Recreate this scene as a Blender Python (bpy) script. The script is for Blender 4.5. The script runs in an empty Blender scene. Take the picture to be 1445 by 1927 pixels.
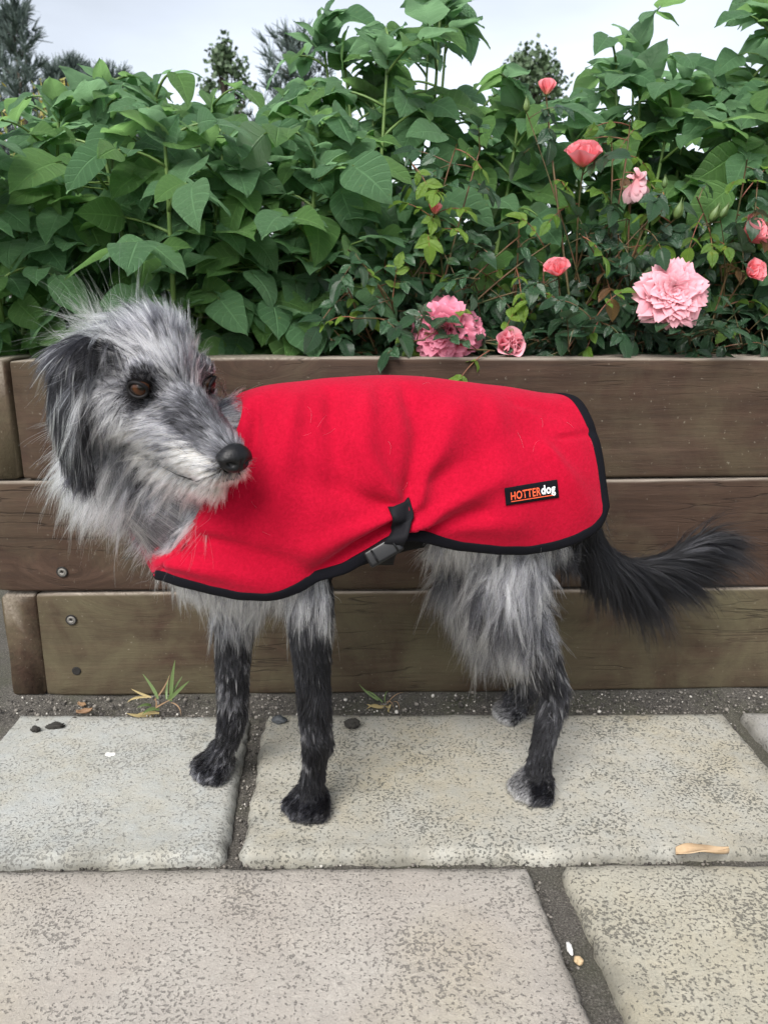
import bpy, bmesh, math, random
import numpy as np
from mathutils import Vector, Matrix, Quaternion
from mathutils.bvhtree import BVHTree
from mathutils.kdtree import KDTree

random.seed(7)
RNG = np.random.default_rng(11)
SC = bpy.context.scene
COL = SC.collection

# ------------------------------------------------------------------ camera
FPX, IMW, IMH = 1445.0, 1445.0, 1927.0          # focal length in photo pixels, photo size
PITCH, YAW = math.radians(14.5), math.radians(1.3)
CAM = Vector((0.0, -1.27, 0.669))
cR = Vector((math.cos(YAW), -math.sin(YAW), 0))
fh = Vector((math.sin(YAW), math.cos(YAW), 0))
cF = fh * math.cos(PITCH) - Vector((0, 0, 1)) * math.sin(PITCH)
cU = fh * math.sin(PITCH) + Vector((0, 0, 1)) * math.cos(PITCH)
cam_data = bpy.data.cameras.new("camera")
cam_data.sensor_fit = 'VERTICAL'
cam_data.sensor_height = 36.0
cam_data.lens = 36.0 * FPX / IMH
cam_data.clip_start = 0.02
cam_data.clip_end = 3000
cam_data.dof.use_dof = True
cam_data.dof.focus_distance = 1.0
cam_data.dof.aperture_fstop = 10
cam = bpy.data.objects.new("camera", cam_data)
COL.objects.link(cam)
cam.matrix_world = Matrix(((cR.x, cU.x, -cF.x, CAM.x), (cR.y, cU.y, -cF.y, CAM.y),
                           (cR.z, cU.z, -cF.z, CAM.z), (0, 0, 0, 1)))
SC.camera = cam

# ------------------------------------------------------------------ sky, sun, exposure
SUN_EL, SUN_AZ = math.radians(46), math.radians(202)     # azimuth: clockwise from +y
w = bpy.data.worlds.new("World")
SC.world = w
w.use_nodes = True
nt = w.node_tree
bg = nt.nodes['Background']
sky = nt.nodes.new('ShaderNodeTexSky')
sky.sky_type = 'NISHITA'
sky.sun_disc = False
sky.sun_elevation = SUN_EL
sky.sun_rotation = SUN_AZ
sky.air_density = 1.0
sky.dust_density = 2.0
hs = nt.nodes.new('ShaderNodeHueSaturation')
hs.inputs['Saturation'].default_value = 0.36
hs.inputs['Value'].default_value = 1.0
tc = nt.nodes.new('ShaderNodeTexCoord')
mp = nt.nodes.new('ShaderNodeMapping')
mp.inputs['Scale'].default_value = (1, 1, 3.0)
cn = nt.nodes.new('ShaderNodeTexNoise')
cn.inputs['Scale'].default_value = 2.2
cn.inputs['Detail'].default_value = 5
cr = nt.nodes.new('ShaderNodeMapRange')
cr.inputs['From Min'].default_value = 0.3
cr.inputs['From Max'].default_value = 0.75
cr.inputs['To Min'].default_value = 0.80
cr.inputs['To Max'].default_value = 1.15
mx = nt.nodes.new('ShaderNodeVectorMath')
mx.operation = 'SCALE'
nt.links.new(tc.outputs['Generated'], mp.inputs['Vector'])
nt.links.new(mp.outputs['Vector'], cn.inputs['Vector'])
nt.links.new(cn.outputs['Fac'], cr.inputs['Value'])
nt.links.new(sky.outputs['Color'], hs.inputs['Color'])
nt.links.new(hs.outputs['Color'], mx.inputs[0])
nt.links.new(cr.outputs['Result'], mx.inputs['Scale'])
nt.links.new(mx.outputs['Vector'], bg.inputs['Color'])
bg.inputs['Strength'].default_value = 0.081
sd = bpy.data.lights.new("sun", 'SUN')
sd.energy = 1.5
sd.angle = math.radians(35)
sd.color = (1.0, 0.97, 0.93)
sun = bpy.data.objects.new("sun", sd)
COL.objects.link(sun)
sdir = Vector((math.sin(SUN_AZ) * math.cos(SUN_EL), math.cos(SUN_AZ) * math.cos(SUN_EL), math.sin(SUN_EL)))
sun.rotation_euler = (-sdir).to_track_quat('-Z', 'Y').to_euler()
sun.location = (0, -3, 5)
SC.view_settings.view_transform = 'Standard'
SC.view_settings.look = 'None'
SC.view_settings.gamma = 1.0
SC.view_settings.exposure = 1.68
SC.cycles.max_bounces = 12
SC.cycles.diffuse_bounces = 4
SC.cycles.glossy_bounces = 4
SC.cycles.transmission_bounces = 12
SC.cycles.transparent_max_bounces = 12
SC.cycles.use_denoising = True
SC.cycles.sample_clamp_indirect = 8

# ------------------------------------------------------------------ helpers
def ray(px, py):
    return (cR * ((px - IMW / 2) / FPX) + cU * (-(py - IMH / 2) / FPX) + cF)
def P(px, py, Y):
    """photo pixel -> point on the vertical plane y = Y"""
    d = ray(px, py)
    return CAM + d * ((Y - CAM.y) / d.y)
def PG(px, py, z=0.0):
    """photo pixel -> point on the level z"""
    d = ray(px, py)
    return CAM + d * ((z - CAM.z) / d.z)
def to_px(p):
    v = Vector(p) - CAM
    zc = v.dot(cF)
    return (IMW / 2 + FPX * v.dot(cR) / zc, IMH / 2 - FPX * v.dot(cU) / zc)

def tag(o, label=None, cat=None, group=None, kind=None):
    if label: o['label'] = label
    if cat: o['category'] = cat
    if group: o['group'] = group
    if kind: o['kind'] = kind
    return o
def empty(name, loc, **kw):
    o = bpy.data.objects.new(name, None)
    COL.objects.link(o)
    o.location = loc
    o.empty_display_size = 0.05
    return tag(o, **kw)
def link(name, data, parent=None, mat=None, world=True):
    """data given in world coordinates when world is True"""
    o = bpy.data.objects.new(name, data)
    COL.objects.link(o)
    if parent is not None:
        o.parent = parent
        if world:
            l = Vector((0, 0, 0)); q = parent
            while q is not None:
                l += q.location; q = q.parent
            o.location = -l
    if mat is not None and data is not None and len(data.materials) == 0:
        data.materials.append(mat)
    return o
def mesh(name, V, F, smooth=True, mat=None):
    m = bpy.data.meshes.new(name)
    m.from_pydata([tuple(v) for v in V], [], [tuple(int(i) for i in f) for f in F])
    if smooth:
        m.polygons.foreach_set('use_smooth', [True] * len(m.polygons))
    if mat: m.materials.append(mat)
    m.update()
    return m
def grid_faces(nu, nv, off=0, closed_v=False):
    F = []
    for i in range(nu - 1):
        for j in range(nv if closed_v else nv - 1):
            j2 = (j + 1) % nv
            F.append((off + i * nv + j, off + (i + 1) * nv + j, off + (i + 1) * nv + j2, off + i * nv + j2))
    return F
class MB:
    def __init__(s): s.V = []; s.F = []; s.M = []
    def add(s, V, F, m=0):
        o = len(s.V); s.V += [tuple(v) for v in V]; s.F += [tuple(o + i for i in f) for f in F]; s.M += [m] * len(F)
    def tube(s, pts, rad, n=6, m=0, cap=True):
        pts = [Vector(p) for p in pts]
        if not hasattr(rad, '__len__'): rad = [rad] * len(pts)
        V = []; up = Vector((0.13, 0.27, 1)).normalized()
        for i, p in enumerate(pts):
            d = (pts[min(i + 1, len(pts) - 1)] - pts[max(i - 1, 0)]).normalized()
            a = d.cross(up)
            if a.length < 0.05: a = d.cross(Vector((1, 0, 0)))
            a.normalize(); b = a.cross(d)
            for k in range(n):
                t = 2 * math.pi * k / n
                V.append(p + (a * math.cos(t) + b * math.sin(t)) * rad[i])
        F = grid_faces(len(pts), n, 0, True)
        if cap:
            F.append(tuple(range(n))); F.append(tuple(range((len(pts) - 1) * n, len(pts) * n)))
        s.add(V, F, m)
    def build(s, name, mats=None, smooth=True):
        me = mesh(name, s.V, s.F, smooth)
        if mats:
            for q in (mats if isinstance(mats, (list, tuple)) else [mats]): me.materials.append(q)
            if isinstance(mats, (list, tuple)): me.polygons.foreach_set('material_index', s.M)
        return me

# value noise, vectorised, for mesh relief
_perm = RNG.random((64, 64, 64))
def vnoise(p):
    p = np.asarray(p, float)
    i = np.floor(p).astype(int); f = p - i
    f = f * f * (3 - 2 * f)
    r = 0
    for dx in (0, 1):
        for dy in (0, 1):
            for dz in (0, 1):
                wgt = (f[..., 0] if dx else 1 - f[..., 0]) * (f[..., 1] if dy else 1 - f[..., 1]) * (f[..., 2] if dz else 1 - f[..., 2])
                r = r + wgt * _perm[(i[..., 0] + dx) % 64, (i[..., 1] + dy) % 64, (i[..., 2] + dz) % 64]
    return r - 0.5

# ------------------------------------------------------------------ material helpers
class NT:
    def __init__(s, name):
        s.m = bpy.data.materials.new(name); s.m.use_nodes = True
        s.t = s.m.node_tree; s.b = s.t.nodes['Principled BSDF']; s.out = s.t.nodes['Material Output']
    def n(s, typ, **kw):
        q = s.t.nodes.new(typ)
        for k, v in kw.items():
            if k in q.inputs.keys() and not hasattr(type(q), k): q.inputs[k].default_value = v
            else: setattr(q, k, v)
        return q
    def l(s, a, b): s.t.links.new(a, b)
    def coord(s, kind='Object', scale=(1, 1, 1), rnd=False):
        t = s.n('ShaderNodeTexCoord'); mpn = s.n('ShaderNodeMapping')
        mpn.inputs['Scale'].default_value = scale
        s.l(t.outputs[kind], mpn.inputs['Vector'])
        if rnd:
            oi = s.n('ShaderNodeObjectInfo'); mul = s.n('ShaderNodeMath', operation='MULTIPLY'); mul.inputs[1].default_value = 37.0
            s.l(oi.outputs['Random'], mul.inputs[0]); cx = s.n('ShaderNodeCombineXYZ')
            for k in range(3): s.l(mul.outputs[0], cx.inputs[k])
            s.l(cx.outputs[0], mpn.inputs['Location'])
        return mpn.outputs['Vector']
    def noise(s, vec, scale, detail=4, rough=0.55, dist=0.0):
        q = s.n('ShaderNodeTexNoise'); q.inputs['Scale'].default_value = scale; q.inputs['Detail'].default_value = detail
        q.inputs['Roughness'].default_value = rough; q.inputs['Distortion'].default_value = dist
        s.l(vec, q.inputs['Vector']); return q.outputs['Fac']
    def ramp(s, fac, stops, interp='LINEAR'):
        q = s.n('ShaderNodeValToRGB'); q.color_ramp.interpolation = interp
        e = q.color_ramp.elements
        while len(e) < len(stops): e.new(0.5)
        for el, (p, c) in zip(e, stops):
            el.position = p; el.color = (c[0], c[1], c[2], 1) if hasattr(c, '__len__') else (c, c, c, 1)
        s.l(fac, q.inputs['Fac']); return q.outputs['Color']
    def mix(s, fac, a, b, mode='MIX'):
        q = s.n('ShaderNodeMix', data_type='RGBA', blend_type=mode)
        for sock, v in ((q.inputs['Factor'], fac), (q.inputs['A'], a), (q.inputs['B'], b)):
            pass
        ins = [i for i in q.inputs if i.enabled]
        for sock, v in zip((q.inputs[0], q.inputs[6], q.inputs[7]), (fac, a, b)):
            if isinstance(v, bpy.types.NodeSocket): s.l(v, sock)
            elif hasattr(v, '__len__'): sock.default_value = (v[0], v[1], v[2], 1)
            else: sock.default_value = v
        return q.outputs[2]
    def math(s, op, a, b=0.0, c=None, clamp=False):
        q = s.n('ShaderNodeMath', operation=op); q.use_clamp = clamp
        for i, v in enumerate((a, b) if c is None else (a, b, c)):
            if isinstance(v, bpy.types.NodeSocket): s.l(v, q.inputs[i])
            else: q.inputs[i].default_value = v
        return q.outputs[0]
    def bump(s, h, dist=0.002, strength=1.0, normal=None):
        q = s.n('ShaderNodeBump'); q.inputs['Distance'].default_value = dist; q.inputs['Strength'].default_value = strength
        s.l(h, q.inputs['Height'])
        if normal is not None: s.l(normal, q.inputs['Normal'])
        s.l(q.outputs[0], s.b.inputs['Normal']); return q.outputs[0]
    def set(s, **kw):
        for k, v in kw.items():
            k = k.replace('_', ' ')
            if isinstance(v, bpy.types.NodeSocket): s.l(v, s.b.inputs[k])
            elif hasattr(v, '__len__'): s.b.inputs[k].default_value = (v[0], v[1], v[2], 1)
            else: s.b.inputs[k].default_value = v
        return s
def flat(name, col, rough=0.6, **kw):
    q = NT(name)
    v = q.coord('Object'); f = q.noise(v, 60, 4)
    q.set(Base_Color=q.mix(f, tuple(c * 0.75 for c in col), tuple(min(1, c * 1.25) for c in col)), Roughness=rough, **kw)
    return q.m
# ================================================================== SETTING
# ---- ground sheet
def ground_mat():
    q = NT('grass_ground'); v = q.coord('Object')
    q.set(Base_Color=q.ramp(q.noise(v, 0.7, 8), [(0.3, (0.045, 0.07, 0.02)), (0.7, (0.10, 0.13, 0.045))]), Roughness=0.95)
    return q.m
g = mesh('ground', [(-400, -60, -0.06), (400, -60, -0.06), (400, 700, -0.06), (-400, 700, -0.06)], [(0, 1, 2, 3)], False)
tag(link('ground', g, mat=ground_mat()), kind='structure')

# ---- pavement: sandy joint bed + slabs
def sand_mat():
    q = NT('joint_sand'); v = q.coord('Object')
    f = q.noise(v, 420, 6, 0.7); f2 = q.noise(v, 9, 4)
    c = q.ramp(f, [(0.32, (0.022, 0.020, 0.017)), (0.55, (0.110, 0.100, 0.086)), (0.72, (0.30, 0.28, 0.25))])
    c = q.mix(q.ramp(f2, [(0.45, 0.0), (0.7, 0.55)]), c, (0.050, 0.055, 0.025))
    q.set(Base_Color=c, Roughness=0.95); q.bump(f, 0.004, 1.0)
    return q.m
M_SAND = sand_mat()
nx, ny = 150, 110
xs = np.linspace(-2.6, 2.8, nx); ys = np.linspace(-2.4, 1.6, ny)
V = np.array([(x, y, 0) for x in xs for y in ys])
V[:, 2] = -0.014 + 0.006 * vnoise(V * 30) + 0.006 * vnoise(V * 9 + 3)
V[:, 2] += np.clip((V[:, 1] + 0.10) / 0.10, 0, 1) * 0.014
pave = tag(link('pavement', mesh('pavement', V, grid_faces(nx, ny)), mat=M_SAND), kind='structure')

def slab_mat(name, c_lo, c_hi, dark, stain, speck=1.0, warm=(0.35, 0.305, 0.205)):
    q = NT(name); v = q.coord('Object')
    big = q.noise(v, 5.5, 5, 0.6); mid = q.noise(v, 34, 6, 0.65, 0.3); fine = q.noise(v, 330, 5, 0.75)
    c = q.mix(q.ramp(big, [(0.33, 0.0), (0.67, 1.0)]), c_lo, c_hi)
    c = q.mix(q.ramp(q.noise(v, 3.1, 3, 0.5, 0.6), [(0.48, 0.0), (0.68, 0.65)]), c, warm)
    c = q.mix(q.ramp(mid, [(0.40, 0.0), (0.72, 0.55)]), c, stain)
    c = q.mix(q.ramp(fine, [(0.35, 0.22), (0.65, 0.0)]), c, (0.10, 0.095, 0.085))
    c = q.mix(q.ramp(fine, [(0.60, 0.0), (0.78, 0.5)]), c, (0.54, 0.52, 0.48))
    # dark lichen / pit specks, denser in patches
    sp = q.noise(v, 250, 2, 0.6, 0.1); dens = q.noise(v, 8.5, 4, 0.6)
    th = q.math('MULTIPLY_ADD', dens, 0.42, 0.350 + 0.05 * (1 - speck))
    s1 = q.math('SUBTRACT', sp, th); s1 = q.math('MULTIPLY', s1, 14.0, clamp=True)
    c = q.mix(q.math('MULTIPLY', s1, 0.78 * speck), c, dark)
    sp2 = q.noise(v, 95, 2, 0.5, 0.2)
    s2 = q.ramp(sp2, [(0.675, 0.0), (0.72, 0.6 * speck)])
    c = q.mix(s2, c, dark)
    ea = q.n('ShaderNodeAttribute'); ea.attribute_name = 'edge_dirt'
    c = q.mix(q.math('MULTIPLY', ea.outputs['Fac'], 0.62), c, (0.085, 0.080, 0.062))
    st2 = q.ramp(q.noise(v, 2.3, 5, 0.62, 0.8), [(0.52, 0.0), (0.74, 0.24)])
    c = q.mix(st2, c, (0.20, 0.19, 0.165))
    q.set(Base_Color=c, Roughness=0.88)
    h = q.math('ADD', q.math('MULTIPLY', mid, 0.8), q.math('MULTIPLY', fine, 0.35))
    h = q.math('SUBTRACT', h, q.math('MULTIPLY', s1, 0.25))
    q.bump(h, 0.0035, 0.9)
    return q.m
SLABM = {
    'cream': slab_mat('slab_cream', (0.355, 0.330, 0.262), (0.405, 0.392, 0.345), (0.065, 0.067, 0.058), (0.32, 0.335, 0.32)),
    'pale': slab_mat('slab_pale', (0.35, 0.335, 0.280), (0.39, 0.395, 0.375), (0.10, 0.10, 0.095), (0.36, 0.39, 0.395), 0.8),
    'pink': slab_mat('slab_pink', (0.345, 0.310, 0.270), (0.40, 0.375, 0.335), (0.09, 0.083, 0.075), (0.31, 0.285, 0.255), 0.85),
    'buff': slab_mat('slab_buff', (0.36, 0.325, 0.235), (0.41, 0.39, 0.325), (0.08, 0.076, 0.065), (0.31, 0.305, 0.255), 1.0),
    'grey': slab_mat('slab_grey', (0.33, 0.32, 0.30), (0.42, 0.41, 0.39), (0.09, 0.09, 0.085), (0.28, 0.28, 0.27)),
}
def slab(quad, tone, seed):
    """quad: 4 ground points (near-left, near-right, far-right, far-left)"""
    a, b, c, d = [Vector((p[0], p[1], 0)) for p in quad]
    wid = (b - a).length; dep = (d - a).length
    nu = max(12, int(wid / 0.008)); nv = max(8, int(dep / 0.008))
    us = np.linspace(0, 1, nu); vs = np.linspace(0, 1, nv)
    U, W = np.meshgrid(us, vs, indexing='ij')
    A, B, C, D = [np.array(p) for p in (a, b, c, d)]
    Pn = ((1 - U) * (1 - W))[..., None] * A + (U * (1 - W))[..., None] * B + (U * W)[..., None] * C + ((1 - U) * W)[..., None] * D
    # distance to the border in metres, rounded corners and ragged edge
    du = np.minimum(U, 1 - U) * wid; dv = np.minimum(W, 1 - W) * dep
    cen = Pn.mean((0, 1))
    rc = 0.016
    inx = np.clip(1 - du / rc, 0, 1); iny = np.clip(1 - dv / rc, 0, 1)
    cor = np.clip(inx + iny - 0.0, 0, 2)
    pull = np.where((inx > 0) & (iny > 0), np.maximum(np.sqrt(inx ** 2 + iny ** 2) - 1, 0) * rc * 1.0, 0)
    dirc = cen - Pn; dirc /= np.linalg.norm(dirc, axis=-1, keepdims=True)
    Pn = Pn + dirc * pull[..., None]
    edge = np.exp(-np.minimum(du, dv) / 0.012)
    Q = Pn + seed * 3.1
    rag = vnoise(Q * 16) * 0.005 + vnoise(Q * 60) * 0.005 + vnoise(Q * 130) * 0.004
    Pn = Pn + dirc * (edge * rag)[..., None]
    md = np.minimum(du, dv)
    z = 0.003 - 0.010 * np.exp(-md / 0.0030) * (1 + 0.8 * vnoise(Q * 45))
    z = z + 0.0030 * vnoise(Q * 8) + 0.0018 * vnoise(Q * 26) + 0.0010 * vnoise(Q * 70)
    Pn[..., 2] = z
    V = [tuple(p) for p in Pn.reshape(-1, 3)]
    F = grid_faces(nu, nv)
    rim = [i * nv for i in range(nu)] + [(nu - 1) * nv + j for j in range(1, nv)] + [i * nv + nv - 1 for i in range(nu - 2, -1, -1)] + [j for j in range(nv - 2, 0, -1)]
    o = len(V)
    V += [(V[i][0], V[i][1], -0.045) for i in rim]
    n = len(rim)
    F += [(rim[i], o + i, o + (i + 1) % n, rim[(i + 1) % n]) for i in range(n)]
    me = mesh('slab', V, F)
    dirt = np.clip(np.exp(-md / 0.016) * (0.75 + 1.6 * vnoise(Q * 24) + .8 * vnoise(Q * 70)), 0, 1).reshape(-1)
    at = me.attributes.new('edge_dirt', 'FLOAT', 'POINT'); at.data.foreach_set('value', np.concatenate([dirt, np.ones(len(rim))]).astype(np.float32))
    return link('slab', me, pave, SLABM[tone], world=False)
def G(px, py): 
    p = PG(px, py); return (p.x, p.y)
# row beside the planter
slab([G(-205, 1626), G(424, 1618), G(470, 1347), G(36, 1345)], 'pale', 1)
slab([G(452, 1614), G(1585, 1606), G(1362, 1342), G(500, 1345)], 'cream', 2)
slab([G(1640, 1604), G(2500, 1600), G(2000, 1335), G(1388, 1341)], 'grey', 3)
# second row
yb = -0.835
slab([(-1.18, -1.22), (-0.655 + 0.91, -1.215), G(996, 1629), G(-640, 1641)], 'pink', 4)
slab([(0.302, -1.215), (1.10, -1.21), G(2330, 1618), G(1048, 1626)], 'buff', 5)
# left of the first row and rows nearer than the frame
slab([G(-1000, 1630), G(-240, 1626), G(-30, 1350), G(-520, 1352)], 'grey', 6)
slab([(-2.2, -1.22), (-1.215, -1.22), G(-700, 1632), (-2.2, -0.86)], 'cream', 7)
for k, (x0, x1, tone) in enumerate([(-1.6, -0.62, 'buff'), (-0.585, 0.1, 'cream'), (0.135, 1.1, 'grey')]):
    slab([(x0, -1.66), (x1, -1.66), (x1, -1.25), (x0, -1.25)], tone, 8 + k)

# ---- grit in the joints and in the strip along the planter (uncountable)
ico = bmesh.new(); bmesh.ops.create_icosphere(ico, subdivisions=1, radius=1.0)
ico.verts.ensure_lookup_table()
IV = np.array([v.co[:] for v in ico.verts]); IF = [[v.index for v in f.verts] for f in ico.faces]; ico.free()
GV = []; GF = []; GM = []
def grit(x, y, z, r, m):
    o = len(GV)
    s = RNG.uniform(0.6, 1.25, 3) * r
    a = RNG.uniform(0, 6.28)
    for v in IV:
        vx, vy, vz = v * s * RNG.uniform(0.85, 1.15)
        GV.append((x + vx * math.cos(a) - vy * math.sin(a), y + vx * math.sin(a) + vy * math.cos(a), z + vz * 0.8))
    for f in IF: GF.append([o + i for i in f]); GM.append(m)
for k in range(3800):
    grit(RNG.uniform(-1.0, 1.0), -0.085 * RNG.random() ** 0.8 - 0.002, 0.0015, RNG.choice([0.0011, 0.0017, 0.0024, 0.004], p=[.42, .35, .19, .04]), RNG.choice([0, 1, 2], p=[.56, .39, .05]))
for k in range(650):
    t = RNG.random()
    a, b = [((462, 1620), (488, 1350)), ((1010, 1640), (1100, 1900)), ((0, 1622), (1445, 1610)), ((1372, 1342), (1445, 1470))][k % 4]
    p = PG(a[0] + (b[0] - a[0]) * t - 8 + RNG.normal() * 9, a[1] + (b[1] - a[1]) * t + RNG.normal() * 2)
    grit(p.x, p.y, -0.011, RNG.choice([0.0010, 0.0016, 0.0024]), RNG.choice([0, 1, 2], p=[.56, .39, .05]))
gm = mesh('grit', GV, GF)
for c, nme in (((0.05, 0.045, 0.04), 'grit_dark'), ((0.17, 0.155, 0.135), 'grit_mid'), ((0.42, 0.40, 0.36), 'grit_pale')):
    gm.materials.append(flat(nme, c, 0.9))
gm.polygons.foreach_set('material_index', GM)
tag(link('grit', gm), 'loose dark grit and sand along the foot of the planter', 'grit', kind='stuff')

# ---- planter of timber sleepers
def wood_mat(name, end=False, algae=0.35):
    q = NT(name)
    v0 = q.coord('Object', (1, 1, 1), True)
    vk = q.coord('Object', (1.0, 0.0, 1.9) if not end else (3, 0, 3), True)
    vo = q.n('ShaderNodeTexVoronoi'); vo.inputs['Scale'].default_value = 2.3; q.l(vk, vo.inputs['Vector'])
    kd_ = vo.outputs['Distance']
    bulge = q.ramp(kd_, [(0.0, 1.0), (0.05, 0.75), (0.12, 0.3), (0.26, 0.0)])
    v00 = q.coord('Object', (0.55, 7, 7) if not end else (9, 1.5, 9), True)
    cz = q.n('ShaderNodeCombineXYZ'); q.l(q.math('MULTIPLY', bulge, 0.5), cz.inputs[1]); q.l(q.math('MULTIPLY', bulge, 1.1), cz.inputs[2])
    va = q.n('ShaderNodeVectorMath', operation='ADD'); q.l(v00, va.inputs[0]); q.l(cz.outputs[0], va.inputs[1]); v = va.outputs[0]
    g1 = q.noise(v, 5.0, 8, 0.62, 0.7); g2 = q.noise(v, 26, 5, 0.7, 0.2); big = q.noise(v0, 3.2, 4)
    c = q.ramp(g1, [(0.28, (0.025, 0.0150, 0.0105)), (0.5, (0.043, 0.0260, 0.018)), (0.72, (0.062, 0.038, 0.027))])
    c = q.mix(q.ramp(g2, [(0.34, 0.55), (0.52, 0.0)]), c, (0.030, 0.020, 0.016))
    c = q.mix(q.ramp(g2, [(0.6, 0.0), (0.8, 0.35)]), c, (0.11, 0.080, 0.062))
    kn = q.ramp(kd_, [(0.022, 0.75), (0.05, 0.35), (0.08, 0.0)])
    c = q.mix(kn, c, (0.030, 0.022, 0.016))
    al = q.noise(v0, 6.5, 6, 0.65, 0.4)
    c = q.mix(q.ramp(al, [(0.46 - 0.12 * (algae > .5), 0.0), (0.68, algae)]), c, (0.090, 0.079, 0.047))
    c = q.mix(q.ramp(big, [(0.5, 0.0), (0.75, 0.25)]), c, (0.078, 0.055, 0.042))
    sp = q.noise(v0, 170, 2, 0.5)
    c = q.mix(q.ramp(sp, [(0.70, 0.0), (0.76, 0.35)]), c, (0.26, 0.24, 0.19))
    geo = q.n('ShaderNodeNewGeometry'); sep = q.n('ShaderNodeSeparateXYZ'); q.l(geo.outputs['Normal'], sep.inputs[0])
    up = q.ramp(sep.outputs[2], [(0.35, 0.0), (0.9, 1.0)])       # paler colour on upward faces
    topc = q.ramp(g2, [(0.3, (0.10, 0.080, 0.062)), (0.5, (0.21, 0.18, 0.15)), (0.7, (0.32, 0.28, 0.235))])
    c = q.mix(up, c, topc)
    # checks: long thin cracks along the grain
    vc = q.coord('Object', (1.4, 16, 16) if not end else (22, 4, 22), True)
    ck = q.noise(vc, 2.2, 3, 0.5, 0.35)
    crack = q.ramp(ck, [(0.487, 0.0), (0.5, 1.0), (0.513, 0.0)])
    msk = q.ramp(q.noise(v0, 4.0, 2), [(0.54, 0.0), (0.64, 1.0)])
    cm = q.math('MULTIPLY', crack, msk)
    c = q.mix(q.math('MULTIPLY', cm, 0.6), c, (0.012, 0.009, 0.008))
    q.set(Base_Color=c, Roughness=0.8, Specular_IOR_Level=0.15)
    h = q.math('SUBTRACT', q.math('ADD', q.math('MULTIPLY', g1, 0.5), q.math('MULTIPLY', g2, 0.5)), q.math('MULTIPLY', cm, 0.6))
    q.bump(h, 0.0028, 0.75)
    return q.m
M_WOOD = wood_mat('sleeper_wood', algae=0.35); M_WOODG = wood_mat('sleeper_wood_mossy', algae=0.95); M_END = wood_mat('sleeper_end_grain', True, 0.8)
planter = empty('planter', (0, 0, 0), label='raised bed of brown timber sleepers behind the dog', cat='planter')
H = 0.1975; TH = 0.10
def sleeper(x0, x1, y0, y1, z0, z1, mat, seed, along='x'):
    """timber baulk: rounded arrises, slight wobble along its length"""
    L = (x1 - x0) if along == 'x' else (y1 - y0)
    n = max(4, int(L / 0.03)); hw = ((y1 - y0) if along == 'x' else (x1 - x0)) / 2; hh = (z1 - z0) / 2
    r = 0.0065; prof = []
    for cx, cy, a0 in ((hw - r, hh - r, 0), (-hw + r, hh - r, 90), (-hw + r, -hh + r, 180), (hw - r, -hh + r, 270)):
        for k in range(4):
            t = math.radians(a0 + 30 * k); prof.append((cx + r * math.cos(t), cy + r * math.sin(t)))
    # extra points on the flat faces
    full = []
    for i in range(len(prof)):
        a, b = np.array(prof[i]), np.array(prof[(i + 1) % len(prof)])
        m = max(1, int(np.linalg.norm(b - a) / 0.025))
        for k in range(m): full.append(a + (b - a) * k / m)
    full = np.array(full); m = len(full); V = []
    for i in range(n + 1):
        t = i / n; end = min(t, 1 - t) * L; sh = 1 - 0.03 * max(0, 1 - end / 0.008)
        for (pa, pb) in full: V.append((t * L, pa * sh, pb * sh))
    V = np.array(V); Q = V + seed * 7.7
    V[:, 1] += 0.0030 * vnoise(Q * [4, 14, 14]) + 0.0012 * vnoise(Q * [14, 70, 70])
    V[:, 2] += 0.0035 * vnoise(Q * [4, 14, 14] + 9) + 0.0010 * vnoise(Q * [20, 60, 60])
    F = grid_faces(n + 1, m, 0, True); F += [tuple(range(m)), tuple(range(n * m, (n + 1) * m))]
    if along == 'x': W = [(v[0], v[1], v[2]) for v in V]; loc = (x0, (y0 + y1) / 2, (z0 + z1) / 2)
    else: W = [(v[1], v[0], v[2]) for v in V]; loc = ((x0 + x1) / 2, y0, (z0 + z1) / 2)
    me = mesh('sleeper', W, F)
    o = link('sleeper', me, planter, mat, world=False); o.location = loc
    return o
PZ = [(0.0, H - .002), (H + .0025, 2 * H), (2 * H + .0025, 3 * H + .006)]
xj3, xj1 = P(76, 1215, 0).x, P(27, 790, 0).x
xl = P(12, 1215, 0).x; TS = 0.062
PB = 1.30
s3 = sleeper(xj3 + .003, 1.55, 0, TH, *PZ[0], M_WOODG, 1)
s2 = sleeper(xl - .004, 1.55, 0, TH, *PZ[1], M_WOOD, 2)
s1 = sleeper(xj1 + .004, 1.55, 0, TH, *PZ[2], M_WOOD, 3)
sleeper(xl, xj3 - .001, 0.004, PB, *PZ[0], M_END, 4, 'y')
sleeper(xl - .003, xl - .003 + TS, TH + .002, PB, *PZ[1], M_WOODG, 5, 'y')
sleeper(xl - .012, xj1 - .004, 0.003, PB, *PZ[2], M_END, 6, 'y')
for i, (a, b) in enumerate(PZ):
    sleeper(xl - .004, 1.62, PB + .002, PB + TH, a, b, M_WOOD, 7 + i)
    sleeper(1.552, 1.552 + TS, 0.0, PB, a, b, M_WOOD, 10 + i, 'y')
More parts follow.
